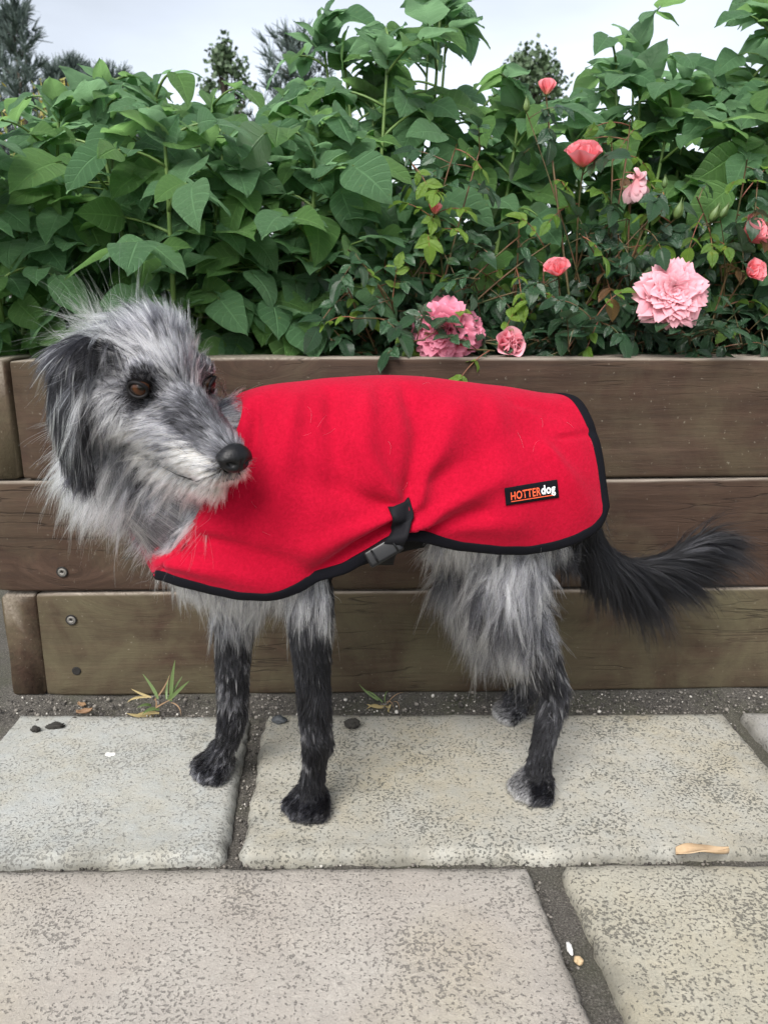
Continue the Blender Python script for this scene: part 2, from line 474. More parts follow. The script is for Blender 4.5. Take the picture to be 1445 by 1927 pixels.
# screws countersunk into the sleepers
M_ZINC = flat('screw_zinc', (0.20, 0.19, 0.175), 0.45, Metallic=0.7); M_HOLE = flat('screw_hole', (0.008, 0.007, 0.006), 0.9)
def screw(px, py, par, empty_hole=False):
    p = P(px, py, 0.0); mb = MB(); n = 18
    def ring(r, y): return [(p.x + r * math.cos(2 * math.pi * k / n) * 1.0, y, p.z + r * math.sin(2 * math.pi * k / n)) for k in range(n)]
    # countersunk pit rim, head, star recess
    rs = [(0.0098, -0.0012, 1), (0.0092, -0.0030, 1), (0.0078, -0.0028, 1), (0.0074, -0.0018, 0), (0.0060, -0.0030, 0), (0.0036, -0.0030, 0), (0.0030, -0.0012, 1), (0.0004, -0.0010, 1)]
    if empty_hole: rs = [(0.0080, -0.0012, 1), (0.0074, -0.0024, 1), (0.0050, -0.0018, 1), (0.0004, -0.0016, 1)]
    V = []
    for r, y, m in rs:
        R = ring(r, y)
        if 0.0029 < r < 0.0037 and not empty_hole: R = [(p.x + (q[0] - p.x) * (1 if i % 3 else 0.6), q[1], p.z + (q[2] - p.z) * (1 if i % 3 else 0.6)) for i, q in enumerate(R)]
        V += R
    F = grid_faces(len(rs), n, 0, True)
    mb.V = V; mb.F = [tuple(f) for f in F]; mb.M = [rs[i // n + 0][2] for i in range(len(F))]
    o = link('screw_hole' if empty_hole else 'screw', mb.build('screw', [M_ZINC, M_HOLE]), par)
screw(118, 1076, s2); screw(135, 1166, s3); screw(145, 1262, s3, True)
# soil fill
def soil_mat():
    q = NT('soil'); v = q.coord('Object'); f = q.noise(v, 60, 8, 0.7)
    q.set(Base_Color=q.ramp(f, [(0.3, (0.012, 0.009, 0.006)), (0.7, (0.05, 0.036, 0.024))]), Roughness=0.95); q.bump(f, 0.01, 1); return q.m
nx, ny = 70, 40
V = np.array([(x, y, 0.545) for x in np.linspace(xl + TS, 1.55, nx) for y in np.linspace(TH + .001, PB, ny)])
V[:, 2] += 0.05 * vnoise(V * 9) + 0.02 * vnoise(V * 30)
link('soil', mesh('soil', V, grid_faces(nx, ny)), planter, soil_mat())
SOIL = 0.545
# ================================================================== PLANTS
def leaf_mat(name, c_dark, c_light, c_back, rough=0.45, trans=0.30, veins=True, k=6.5, quilt=0.0, coat=0.0):
    q = NT(name)
    tcn = q.n('ShaderNodeTexCoord'); sep = q.n('ShaderNodeSeparateXYZ'); q.l(tcn.outputs['UV'], sep.inputs[0])
    u, v = sep.outputs[0], sep.outputs[1]                          # u along the blade, v across 0..1
    av = q.math('ABSOLUTE', q.math('MULTIPLY_ADD', v, 2.0, -1.0))
    oi = q.n('ShaderNodeObjectInfo')
    vec = q.coord('Object', (1, 1, 1), True)
    n1 = q.noise(vec, 40, 4)
    base = q.mix(oi.outputs['Random'], c_dark, c_light)
    base = q.mix(q.ramp(n1, [(0.3, 0.35), (0.6, 0.0)]), base, tuple(c * 0.6 for c in c_dark))
    bl = q.noise(vec, 14, 3, 0.6)
    base = q.mix(q.ramp(bl, [(0.66, 0.0), (0.74, 0.55)]), base, tuple((c_light[0] * 2.0, c_light[1] * 1.05, c_light[2] * .5)))
    if veins:
        ph = q.math('MULTIPLY', q.math('SUBTRACT', u, q.math('MULTIPLY', av, 0.22)), k)
        fr = q.math('ABSOLUTE', q.math('SUBTRACT', q.math('FRACT', ph), 0.5))
        lat = q.ramp(fr, [(0.0, 1.0), (0.13, 0.0)])
        mid = q.ramp(av, [(0.0, 1.0), (0.075, 0.0)])
        vm = q.math('MAXIMUM', q.math('MULTIPLY', lat, 0.5), mid)
        base = q.mix(q.math('MULTIPLY', vm, 0.55), base, tuple(min(1, c * 1.7 + 0.02) for c in c_light))
        qn = q.noise(vec, 210, 3, 0.6)
        hgt = q.math('ADD', q.math('MULTIPLY', vm, -0.8), q.math('MULTIPLY', qn, 0.5))
        q.bump(hgt, 0.03 if quilt else 0.012, 0.7)
    geo = q.n('ShaderNodeNewGeometry')
    base = q.mix(geo.outputs['Backfacing'], base, c_back)
    q.set(Base_Color=base, Roughness=rough, Coat_Weight=coat, Coat_Roughness=0.25)
    q.b.inputs['Specular IOR Level'].default_value = 0.6
    tr = q.n('ShaderNodeBsdfTranslucent'); q.l(q.mix(0.5, base, tuple(min(1, c * 2.2) for c in c_light)), tr.inputs['Color'])
    ms = q.n('ShaderNodeMixShader'); ms.inputs[0].default_value = trans
    q.l(q.b.outputs[0], ms.inputs[1]); q.l(tr.outputs[0], ms.inputs[2]); q.l(ms.outputs[0], q.out.inputs['Surface'])
    return q.m
M_POT = [leaf_mat('potato_leaf', (0.095, 0.212, 0.098), (0.170, 0.325, 0.155), (0.21, 0.33, 0.18), 0.38, 0.42, quilt=1),
         leaf_mat('potato_leaf_fresh', (0.115, 0.245, 0.070), (0.175, 0.330, 0.105), (0.20, 0.33, 0.12), 0.40, 0.45, quilt=1)]
M_ROSE = leaf_mat('rose_leaf', (0.018, 0.055, 0.024), (0.038, 0.098, 0.040), (0.055, 0.11, 0.05), 0.30, 0.18, k=8.5, coat=0.25)
M_ROSEF = leaf_mat('rose_leaf_fresh', (0.100, 0.205, 0.026), (0.180, 0.295, 0.040), (0.15, 0.25, 0.06), 0.38, 0.42, k=8.5)
M_ROSEB = leaf_mat('rose_leaf_bronze', (0.170, 0.085, 0.040), (0.200, 0.130, 0.045), (0.17, 0.11, 0.06), 0.40, 0.35, k=8.5)

def leaf_mesh(name, mat, L=1.0, W=0.33, tip=0.9, fold=0.22, droop=0.35, quilt=0.02, wave=0.03, nt_=15, nw=9, serr=0.0, base=0.55, seed=0, k=6.5, fat=0.8):
    """blade along +y from the origin, normal +z, unit length; uv = (along, across)"""
    V = []; UV = []
    for i in range(nt_):
        t = i / (nt_ - 1)
        wd = W * (math.sin(math.pi * min(1, t ** base)) ** fat) * (1 - 0.15 * t) + 0.004
        if t > tip: wd *= max(0.04, (1 - t) / (1 - tip)) ** 0.8 if wd > 0.02 else 1
        for j in range(nw):
            s = -1 + 2 * j / (nw - 1); a = abs(s)
            sw = wd * (1 + serr * (1 if (i % 2) else -1) * (a > 0.95))
            x = s * sw
            y = t * L - droop * 0.25 * t * t - 0.05 * a * a * (1 - t)
            if t < 0.12: y -= 0.05 * a * (1 - t / 0.12)
            z = fold * a * wd - droop * 0.5 * t * t + wave * math.sin(t * 9 + seed * 2 + s) * a * a + 0.5 * wave * math.sin(t * 5.3 + seed + 2.2 * s)
            ph = (t - 0.22 * a) * k
            z += quilt * (abs(math.sin(math.pi * ph)) - 0.5) * min(1, a * 2.2) * (1 - a ** 6) * (0.4 + wd / W * 0.6)
            V.append((x, y, z)); UV.append((t, 0.5 + 0.5 * s))
    F = grid_faces(nt_, nw)
    F = [tuple(reversed(f)) for f in F]
    me = mesh(name, V, F, True, mat)
    ul = me.uv_layers.new(name='UVMap')
    for lp in me.loops: ul.data[lp.index].uv = UV[lp.vertex_index]
    if me.polygons[len(me.polygons) // 2].normal.z < 0: me.flip_normals()
    return me
POT = []
for s in range(8):
    POT.append(leaf_mesh('leaf', M_POT[1 if s in (1, 3, 6) else 0], W=random.uniform(0.33, 0.42), fold=random.uniform(0.10, 0.40), droop=random.uniform(0.10, 0.75),
                         quilt=random.uniform(0.035, 0.060), wave=random.uniform(0.02, 0.055), nt_=17, nw=9, base=0.60, seed=s, tip=0.86, fat=0.78))
def rose_set(mat, n, **kw):
    return [leaf_mesh('leaf', mat, W=random.uniform(0.27, 0.33), fold=random.uniform(0.1, 0.4), droop=random.uniform(0.1, 0.6), quilt=0.010,
                      wave=0.02, nt_=14, nw=7, serr=0.05, base=0.75, seed=s, k=8.5, tip=0.9, fat=0.85) for s in range(n)]
ROSE = rose_set(M_ROSE, 5); ROSEF = rose_set(M_ROSEF, 3); ROSEB = rose_set(M_ROSEB, 2)

def orient(p, d, nrm, s):
    d = d.normalized(); x = d.cross(nrm)
    if x.length < 1e-3: x = d.cross(Vector((1, 0.2, 0)))
    x.normalize(); z = x.cross(d)
    return Matrix(((x.x * s, d.x * s, z.x * s, p.x), (x.y * s, d.y * s, z.y * s, p.y), (x.z * s, d.z * s, z.z * s, p.z), (0, 0, 0, 1)))
def rv(a): return Vector((random.gauss(0, a), random.gauss(0, a), random.gauss(0, a)))
def q_mat(name, lo, hi, rough=0.55):
    q = NT(name); v = q.coord('Object'); q.set(Base_Color=q.ramp(q.noise(v, 35, 3), [(0.35, lo), (0.65, hi)]), Roughness=rough); return q.m
M_PSTEM = q_mat('potato_stem', (0.075, 0.135, 0.032), (0.13, 0.20, 0.055))
M_RSTEM = q_mat('rose_cane', (0.060, 0.070, 0.022), (0.13, 0.055, 0.030)); M_RRED = q_mat('rose_shoot', (0.16, 0.045, 0.030), (0.20, 0.085, 0.035))
UPV = Vector((0, 0, 1))

def put_leaves(root, leaves, limit=300):
    """leaves: (mesh, world matrix). The largest in the picture become children, any rest joins one part."""
    def size(e):
        p = e[1].translation; return e[1].to_scale()[0] / max(0.3, (p - CAM).length)
    leaves.sort(key=size, reverse=True)
    inv = Matrix.Translation(-root.location)
    for me, m in leaves[:limit]:
        o = bpy.data.objects.new('leaf', me); COL.objects.link(o); o.parent = root; o.matrix_local = inv @ m
    rest = leaves[limit:]
    if rest:
        V = []; F = []; UV = []; MI = []; mats = []
        for me, m in rest:
            off = len(V)
            for v in me.vertices: V.append(m @ v.co)
            if me.materials[0] not in mats: mats.append(me.materials[0])
            for p in me.polygons:
                F.append([off + i for i in p.vertices]); MI.append(mats.index(me.materials[0]))
                UV += [tuple(me.uv_layers[0].data[l].uv) for l in p.loop_indices]
        me = mesh('small_leaves', V, F)
        ul = me.uv_layers.new(name='UVMap'); ul.data.foreach_set('uv', [c for uv in UV for c in uv])
        for q in mats: me.materials.append(q)
        me.polygons.foreach_set('material_index', MI)
        tag(link('foliage', me, root), kind='stuff')

def bez(a, b, c, n):
    return [a * (1 - t) ** 2 + b * 2 * t * (1 - t) + c * t * t for t in [i / (n - 1) for i in range(n)]]

# ---- potato plants
POTLAB = []
def potato(x, y, hgt, nst, label, spread=0.16, big=1.0, bias=(0, 0)):
    front = 46 if y < 0.3 else (26 if y < 0.5 else 10)
    root = empty('potato_plant', (x, y, SOIL - 0.01), label=label, cat='plant', group='potato plants growing in the raised bed')
    sm = MB(); leaves = []
    for s in range(nst):
        a = s * 2.4 + random.uniform(0, 1)
        top = Vector((x + math.cos(a) * spread * random.uniform(0.5, 1.2) + bias[0], y + math.sin(a) * spread * random.uniform(0.5, 1.1) + bias[1], SOIL + hgt * random.uniform(0.80, 1.04)))
        b0 = Vector((x + math.cos(a) * 0.02, y + math.sin(a) * 0.02, SOIL - 0.02))
        st = bez(b0, Vector((top.x * 0.6 + b0.x * 0.4, top.y * 0.6 + b0.y * 0.4, SOIL + hgt * 0.35)), top, 16)
        sm.tube(st, [0.0062 - 0.0038 * i / 15 for i in range(16)], 7)
        nl = random.randint(12, 14); az = random.uniform(0, 6)
        for k in range(nl):
            t = 0.08 + 0.92 * k / (nl - 1); f = t * 15; i = min(14, int(f)); node = st[i].lerp(st[i + 1], f - i)
            az += 2.4 + random.uniform(-0.4, 0.4)
            el = random.uniform(0.15, 0.65) + 0.45 * t * t
            ln = random.uniform(0.10, 0.17) * (1.0 if t < 0.88 else 0.62)
            out = Vector((math.cos(az) * math.cos(el), math.sin(az) * math.cos(el), math.sin(el)))
            hor = Vector((math.cos(az), math.sin(az), 0))
            end = node + out * ln * 0.75 + hor * ln * 0.35 - UPV * ln * random.uniform(0.05, 0.40)
            rc = bez(node, node + out * ln * 0.6, end, 9)
            sm.tube(rc, [0.0030 - 0.0018 * j / 8 for j in range(9)], 5)
            dT = (rc[-1] - rc[-3]).normalized()
            S = big * random.uniform(0.078, 0.112) * (1.0 if t < 0.9 else 0.78)
            def lf(p, d, sz):
                nrm = UPV + rv(0.36) - hor * 0.10 + Vector((0, -0.42, 0))
                leaves.append((random.choice(POT), orient(p, d, nrm, sz)))
            lf(rc[-1], dT + rv(0.12) - UPV * random.uniform(0.0, 0.55), S)
            for tt, fr in ((0.80, 0.86), (0.56, 0.70)):
                j = int(tt * 8); pp = rc[j]; ax = (rc[min(8, j + 1)] - rc[j - 1]).normalized(); side = ax.cross(UPV)
                if side.length < 0.1: side = Vector((1, 0, 0))
                side.normalize()
                for sg in (-1, 1):
                    if random.random() < 0.10: continue
                    d = ax * 0.45 + side * sg - UPV * random.uniform(0.0, 0.5) + rv(0.15)
                    lf(pp + side * sg * 0.006, d, S * fr * random.uniform(0.75, 1.05))
            if random.random() < 0.45:
                pp = rc[3]; lf(pp, (rc[4] - rc[2]).normalized().cross(UPV) * random.choice((-1, 1)) + rv(0.3), S * 0.36)
        for k in range(7):                                            # leafy tip
            az += 0.9 + random.uniform(-.2, .2); el = random.uniform(0.15, 1.0)
            d = Vector((math.cos(az) * math.cos(el), math.sin(az) * math.cos(el), math.sin(el)))
            leaves.append((random.choice(POT), orient(st[-1] - UPV * random.uniform(0, .05), d, UPV + rv(0.35) + Vector((0, -0.35, 0)), big * random.uniform(0.055, 0.09))))
    for k in range(front):                                            # low side leaves that close the face of the plant
        f = random.uniform(2, 13); i = int(f); n0 = st[i].lerp(st[i + 1], f - i)
        p = Vector((x + random.uniform(-.19, .19), y - random.uniform(.02, .15), n0.z + random.uniform(-.03, .05)))
        if p.z < SOIL + .03: p.z = SOIL + .05
        if p.y < .105: p.y = .105 + random.uniform(0, .03)
        sm.tube(bez(Vector((x + (n0.x - x) * .6, n0.y, n0.z)), Vector(((n0.x + p.x) / 2, (n0.y + p.y) / 2, p.z + .02)), p, 6), [.0018, .0017, .0015, .0013, .0011, .0009], 4)
        d = Vector((p.x - x, -.12, 0)).normalized() * .8 + rv(.3) - UPV * random.uniform(.1, .7)
        leaves.append((random.choice(POT), orient(p, d, UPV + rv(.3) + Vector((0, -.75, 0)), big * random.uniform(.06, .10))))
    link('stem', sm.build('stem', M_PSTEM), root)
    put_leaves(root, leaves)
    return root
potato(-0.66, 0.20, 0.45, 4, 'lush green potato plant filling the corner of the timber bed', 0.14, 1.0, (0, -0.02))
potato(-0.36, 0.19, 0.51, 4, 'lush potato plant whose leaves rise above the grey dog\'s head', 0.14, 1.05, (0, -0.03))
potato(-0.13, 0.23, 0.49, 4, 'potato plant with broad leaves between the dog\'s head and the rose bush', 0.13, 1.05, (-0.02, -0.03))
potato(-0.82, 0.52, 0.40, 4, 'potato plant at the timber bed edge in front of the yellow bush', 0.16)
potato(-0.50, 0.54, 0.55, 4, 'taller potato plant behind those above the dog\'s head, under the row of pines', 0.16)
potato(-0.20, 0.56, 0.60, 4, 'tall potato plant with the lone rounded tree rising behind it', 0.16)
potato(0.08, 0.50, 0.71, 5, 'tallest potato plant, large crinkled leaves against the sky behind the small rosebuds', 0.15, 1.15)
potato(0.36, 0.62, 0.51, 4, 'lower potato plant in the dip of foliage behind the high pink bud', 0.14, 1.05)
potato(0.62, 0.50, 0.66, 5, 'tall potato plant with broad crinkled leaves behind the upper pink roses', 0.15, 1.18)
potato(0.90, 0.42, 0.74, 5, 'tall potato plant beyond the bronze rose shoots, leaves against the sky', 0.16, 1.15)
potato(-0.05, 0.95, 0.58, 4, 'potato plant at the rear of the bed behind the tallest one', 0.2)
potato(0.75, 0.95, 0.70, 4, 'potato plant at the rear of the bed glimpsed between the tall leaves', 0.2)
potato(-0.66, 0.95, 0.42, 4, 'potato plant at the rear of the bed below the pine tops', 0.2)

potato(-0.51, 0.36, 0.53, 4, 'potato plant squeezed in the middle of the bed between the corner plants', 0.13, 1.0)
potato(-0.03, 0.38, 0.60, 4, 'potato plant standing just in front of the tallest one', 0.12, 1.1)
potato(0.50, 0.40, 0.52, 4, 'potato plant rising behind the wilted rose', 0.12, 1.1)
potato(0.20, 0.42, 0.53, 4, 'potato plant directly behind the lime tipped rose shoots', 0.12, 1.1)
potato(0.78, 0.30, 0.56, 4, 'potato plant with a single broad leaf behind the coral roses', 0.10, 1.15)

# ---- rose bushes
def petal_mat(name, a, b, c):
    q = NT(name); tcn = q.n('ShaderNodeTexCoord'); sep = q.n('ShaderNodeSeparateXYZ'); q.l(tcn.outputs['UV'], sep.inputs[0])
    col = q.ramp(sep.outputs[0], [(0.0, a), (0.45, b), (1.0, c)])
    vec = q.coord('Object', (1, 1, 1), True); col = q.mix(q.math('MULTIPLY', q.noise(vec, 30, 3), 0.35), col, a)
    q.set(Base_Color=col, Roughness=0.6)
    q.b.inputs['Specular IOR Level'].default_value = 0.25
    tr = q.n('ShaderNodeBsdfTranslucent'); q.l(col, tr.inputs['Color']); ms = q.n('ShaderNodeMixShader'); ms.inputs[0].default_value = 0.35
    q.l(q.b.outputs[0], ms.inputs[1]); q.l(tr.outputs[0], ms.inputs[2]); q.l(ms.outputs[0], q.out.inputs['Surface'])
    return q.m
M_PET = {'pale': petal_mat('petal_pale_pink', (0.82, 0.20, 0.27), (0.85, 0.34, 0.42), (0.88, 0.54, 0.60)),
         'pink': petal_mat('petal_pink', (0.76, 0.10, 0.20), (0.82, 0.21, 0.33), (0.85, 0.38, 0.50)),
         'coral': petal_mat('petal_coral', (0.84, 0.40, 0.26), (0.85, 0.16, 0.23), (0.88, 0.33, 0.41)),
         'faded': petal_mat('petal_faded', (0.72, 0.28, 0.30), (0.76, 0.42, 0.48), (0.80, 0.58, 0.62))}
M_SEPAL = q_mat('sepal', (0.05, 0.10, 0.025), (0.10, 0.15, 0.04)); M_OBUD = q_mat('orange_bud', (0.5, 0.14, 0.06), (0.6, 0.22, 0.10))
def petal_mesh(mat, W, cup, curl, notch=0.0, point=0.0, seed=0):
    nt_, nw = 7, 7; V = []; UV = []
    for i in range(nt_):
        t = i / (nt_ - 1)
        wd = W * (0.25 + 0.75 * math.sin(min(1, t * 1.15) * math.pi / 2)) * (1 if t < 0.8 else 1 - (t - 0.8) * (1.6 + 2.6 * point))
        for j in range(nw):
            s = -1 + 2 * j / (nw - 1)
            x = s * wd; y = t * (1 - (notch if abs(s) < 0.2 else 0) * (t > 0.9)) - 0.10 * s * s * t
            z = cup * s * s * wd + cup * 0.55 * t * t - curl * max(0, t - 0.62) ** 2 * 3 + 0.02 * math.sin(seed + 5 * s + 4 * t)
            V.append((x, y, z)); UV.append((t, 0.5 + 0.5 * s))
    me = mesh('petal', V, grid_faces(nt_, nw), True, mat)
    ul = me.uv_layers.new(name='UVMap')
    for lp in me.loops: ul.data[lp.index].uv = UV[lp.vertex_index]
    return me
PETALS = {k: [petal_mesh(m, random.uniform(0.24, 0.34) if k == 'pale' else random.uniform(0.26, 0.36), random.uniform(0.2, 0.45), random.uniform(0.3, 0.8), 0.08, 0.5 if k == 'pale' else 0.15, s) for s in range(4)] for k, m in M_PET.items()}
CUPS = {k: [petal_mesh(m, 0.52, 0.75, 0.35, 0.0, 0.0, s) for s in range(3)] for k, m in M_PET.items()}
def place_rel(name, me, par_loc, par, m):
    o = bpy.data.objects.new(name, me); COL.objects.link(o); o.parent = par; o.matrix_local = Matrix.Translation(-par_loc) @ m; return o
def rose_flower(bush, p, face, R, kind, tone, label):
    """face: direction the bloom looks at"""
    face = Vector(face).normalized(); rl = bush.location
    # receptacle with sepals is the flower part itself
    mb = MB(); back = p - face * R * 0.34
    mb.tube([back - face * R * 0.18, back, back + face * R * 0.2], [R * 0.05, R * 0.13, R * 0.10], 8)
    a0 = face.cross(Vector((0.3, 0.2, 1))).normalized(); b0 = face.cross(a0)
    for k in range(5):
        t = 2 * math.pi * k / 5; o = a0 * math.cos(t) + b0 * math.sin(t); sd_ = face.cross(o)
        q0 = back + o * R * 0.10; q1 = back + o * R * 0.40 + face * R * 0.10; q2 = back + o * R * 0.62 - face * R * 0.02
        mb.add([q0 - sd_ * R * .06, q0 + sd_ * R * .06, q1 + sd_ * R * .08, q1 - sd_ * R * .08, q2], [(0, 1, 2, 3), (3, 2, 4)])
    fl = link('rose_flower', mb.build('rose_flower', M_SEPAL), bush); fl['label'] = label
    base = rl + fl.location
    lst = []
    def pet(meshes, t, lift, size, r0=0.05, depth=0.0, tw=0.0):
        o = a0 * math.cos(t) + b0 * math.sin(t)
        d = o * math.cos(lift) + face * math.sin(lift)
        nrm = face * math.cos(lift) - o * math.sin(lift) + face.cross(o) * tw
        lst.append((random.choice(meshes), orient(p + o * R * r0 - face * R * (0.30 - depth), d, nrm, size)))
    g = 2.399963
    if kind == 'full':
        n = 110
        for k in range(n):
            f = k / n                                       # 0 outer .. 1 centre
            pet(PETALS[tone], k * g + random.uniform(-.1, .1), math.radians(4 + 84 * f ** 1.1 + random.uniform(-8, 8)), R * (1.04 - 0.56 * f) * random.uniform(0.88, 1.10), 0.03 + 0.09 * f * (1 - f) * 3 * random.random(), 0.12 * f, random.uniform(-.4, .4))
    elif kind == 'half':
        for k in range(14):
            f = k / 14
            pet(CUPS[tone], k * g, math.radians((26 if k < 5 else 52 + 34 * f) + random.uniform(-6, 6)), R * (1.20 - 0.12 * f) * random.uniform(0.92, 1.06), 0.10 * (1 - f), 0.05 * f)
    elif kind == 'bud':
        for k in range(8):
            f = k / 8
            pet(CUPS[tone], k * g, math.radians(72 + 15 * f), R * (1.55 - 0.1 * f), 0.16 * (1 - f) + .03, 0.0, 0.3)
    elif kind == 'wilt':
        for k in range(22):
            f = k / 22
            o = rv(0.5); o.z = abs(o.z) * 0.2
            d = -UPV * random.uniform(0.5, 1) + o * 0.9 if k > 6 else o + UPV * 0.5
            lst.append((random.choice(PETALS[tone]), orient(p + rv(R * 0.12) + UPV * R * 0.25, d, Vector((0, -1, 0)) + rv(0.6), R * random.uniform(0.7, 1.35) * (1 if k > 6 else 0.55))))
    for me, m in lst: place_rel('petal', me, base, fl, m)
    return back
def rose_bush(x, y, canes, label, nrand, box, seed):
    random.seed(seed)
    root = empty('rose_bush', (x, y, SOIL - 0.01), label=label, cat='rose bush', group='pink rose bushes')
    sm = MB(); leaves = []
    def cane(tip, r=0.0032, fresh=0.0, lf_from=0.25, red=False, nleaf=6, bow=0.10):
        b0 = Vector((x + random.gauss(0, 0.05), y + random.gauss(0, 0.03), SOIL - 0.02))
        mid = b0.lerp(tip, 0.5) + Vector((random.gauss(0, 0.03), random.gauss(0, 0.02), bow))
        st = bez(b0, mid, tip, 14)
        sm.tube(st, [r * (1 - 0.55 * i / 13) for i in range(14)], 6, 0)
        for k in range(nleaf):
            t = lf_from + (0.97 - lf_from) * k / max(1, nleaf - 1); f = t * 13; i = min(12, int(f)); node = st[i].lerp(st[i + 1], f - i)
            spray(node, (st[i + 1] - st[i]).normalized(), fresh if t > 0.62 else fresh * 0.3)
        return st
    def spray(node, ax, fresh=0.0, S=None, ln=None, out=None):
        if out is None:
            out = (rv(1.0) + Vector((0, -0.35, 0.15)));  out -= ax * out.dot(ax) * 0.7; out.normalize()
        ln = ln or random.uniform(0.045, 0.080); S = S or random.uniform(0.034, 0.052)
        end = node + out * ln - UPV * ln * random.uniform(0, 0.35)
        rc = bez(node, node + out * ln * 0.55 + UPV * 0.006, end, 6)
        rr = random.random(); fresh *= 0.62; ms = ROSEB if rr < fresh * 0.07 else (ROSEF if rr < fresh else ROSE)
        if ms is not ROSE: S *= 0.82
        sm.tube(rc, [0.0011, 0.001, 0.0009, 0.0008, 0.0007, 0.0006], 4, 1 if ms is not ROSE else 0)
        nrm = UPV + rv(0.4) + Vector((0, -0.45, 0))
        d = (rc[-1] - rc[-2]).normalized()
        leaves.append((random.choice(ms), orient(rc[-1], d - UPV * random.uniform(0, .5), nrm, S)))
        for j, fr in ((4, 0.85), (2, 0.66)):
            side = d.cross(nrm).normalized()
            for sg in (-1, 1):
                leaves.append((random.choice(ms), orient(rc[j], d * 0.55 + side * sg + rv(0.12) - UPV * 0.15, nrm + rv(0.2), S * fr * random.uniform(0.85, 1.1))))
    for c in canes: c(cane, spray, sm, root)
    for k in range(nrand):
        tip = Vector((random.uniform(box[0], box[1]), random.uniform(box[2], box[3]), random.uniform(box[4], box[5]) ** 1.0))
        cane(tip, 0.0026, 0.06 if tip.z < 0.74 else 0.28, 0.22, nleaf=6, bow=random.uniform(0.02, 0.10))
    link('stem', sm.build('stem', [M_RSTEM, M_RRED]), root)
    put_leaves(root, leaves, 300)
    return root
CAMD = Vector((0, -1, 0.15))
def flower_cane(px, py, Y, Rpx, kind, tone, face, label, fresh=0.4, nleaf=5, lf_from=0.3, r=0.0028, bow=0.08):
    p = P(px, py, Y); zc = (p - CAM).dot(cF); R = Rpx * zc / FPX
    def go(cane, spray, sm, root):
        back = rose_flower(root, p, face, R, kind, tone, label)
        st = cane(back - Vector(face).normalized() * R * 0.15, r, fresh, lf_from, nleaf=nleaf, bow=bow)
    return go
def shoot(px, py, Y, fresh=1.0, nleaf=7, lf_from=0.45, bow=0.08, r=0.0026):
    def go(cane, spray, sm, root): cane(P(px, py, Y), r, fresh, lf_from, nleaf=nleaf, bow=bow)
    return go
def bud(px, py, Y, mat, R=0.0065, to=(0, 0, 1)):
    """a closed bud: sepals hugging a pointed body, on its own thin cane"""
    def go(cane, spray, sm, root):
        p = P(px, py, Y); d = Vector(to).normalized(); mb = MB()
        mb.tube([p - d * R * 1.5, p - d * R * 1.1, p - d * R * .4, p + d * R * .5, p + d * R * 1.4, p + d * R * 2.3], [R * .35, R * .62, R * .95, R * .85, R * .45, R * .05], 9)
        b = link('bud', mb.build('bud', mat), root)
        sp = MB(); a0 = d.cross(Vector((0.3, 1, 0.2))).normalized(); b0 = d.cross(a0)
        for k in range(5):
            t = 2 * math.pi * k / 5; o = a0 * math.cos(t) + b0 * math.sin(t); s_ = d.cross(o)
            pts = [(-1.1, .68, .30), (-.3, 1.06, .42), (.8, .85, .30), (2.0, .42, .12), (2.9, .5, .02)]
            V = []
            for (h, rr, wd) in pts: V += [p + d * R * h + o * R * rr - s_ * R * wd, p + d * R * h + o * R * rr + s_ * R * wd]
            sp.add(V, [(2 * i, 2 * i + 1, 2 * i + 3, 2 * i + 2) for i in range(4)])
        link('sepal', sp.build('sepal', M_SEPAL), b)
        cane(p - d * R * 1.4, 0.0017, 0.5, 0.5, nleaf=2, bow=0.05)
    return go
rose_bush(0.06, 0.20, [
    flower_cane(832, 622, 0.035, 62, 'full', 'pink', (-0.5, -1, 0.0), 'full deep pink rose resting on the sleeper edge', nleaf=3),
    flower_cane(884, 628, 0.045, 40, 'full', 'pink', (0.7, -1, 0.1), 'small full pink rose touching a larger bloom', nleaf=2),
    flower_cane(955, 648, 0.05, 32, 'half', 'pale', (0.2, -1, 0.3), 'half hidden pink rose low on the sleeper edge', nleaf=3),
    flower_cane(818, 398, 0.12, 13, 'bud', 'coral', (0.1, -0.3, 1), 'tiny coral rosebud among lime coloured leaves', 0.9, 6),
    shoot(655, 470, 0.05, 1.0, 8, 0.35), shoot(860, 270, 0.14, 1.0, 7, 0.5), shoot(770, 300, 0.14, 1.0, 6, 0.5), shoot(905, 275, 0.16, 0.9, 6, 0.5),
    shoot(660, 600, 0.0, 0.9, 5, 0.5), shoot(800, 640, -0.005, 0.25, 6, 0.5, 0.05), shoot(930, 660, -0.005, 0.5, 6, 0.5, 0.05), shoot(730, 560, 0.03, .7, 6),
], 'rose bush with full pink blooms resting low on the sleeper edge behind the red coat', 34, (-0.08, 0.34, 0.03, 0.30, 0.58, 0.80), 21)
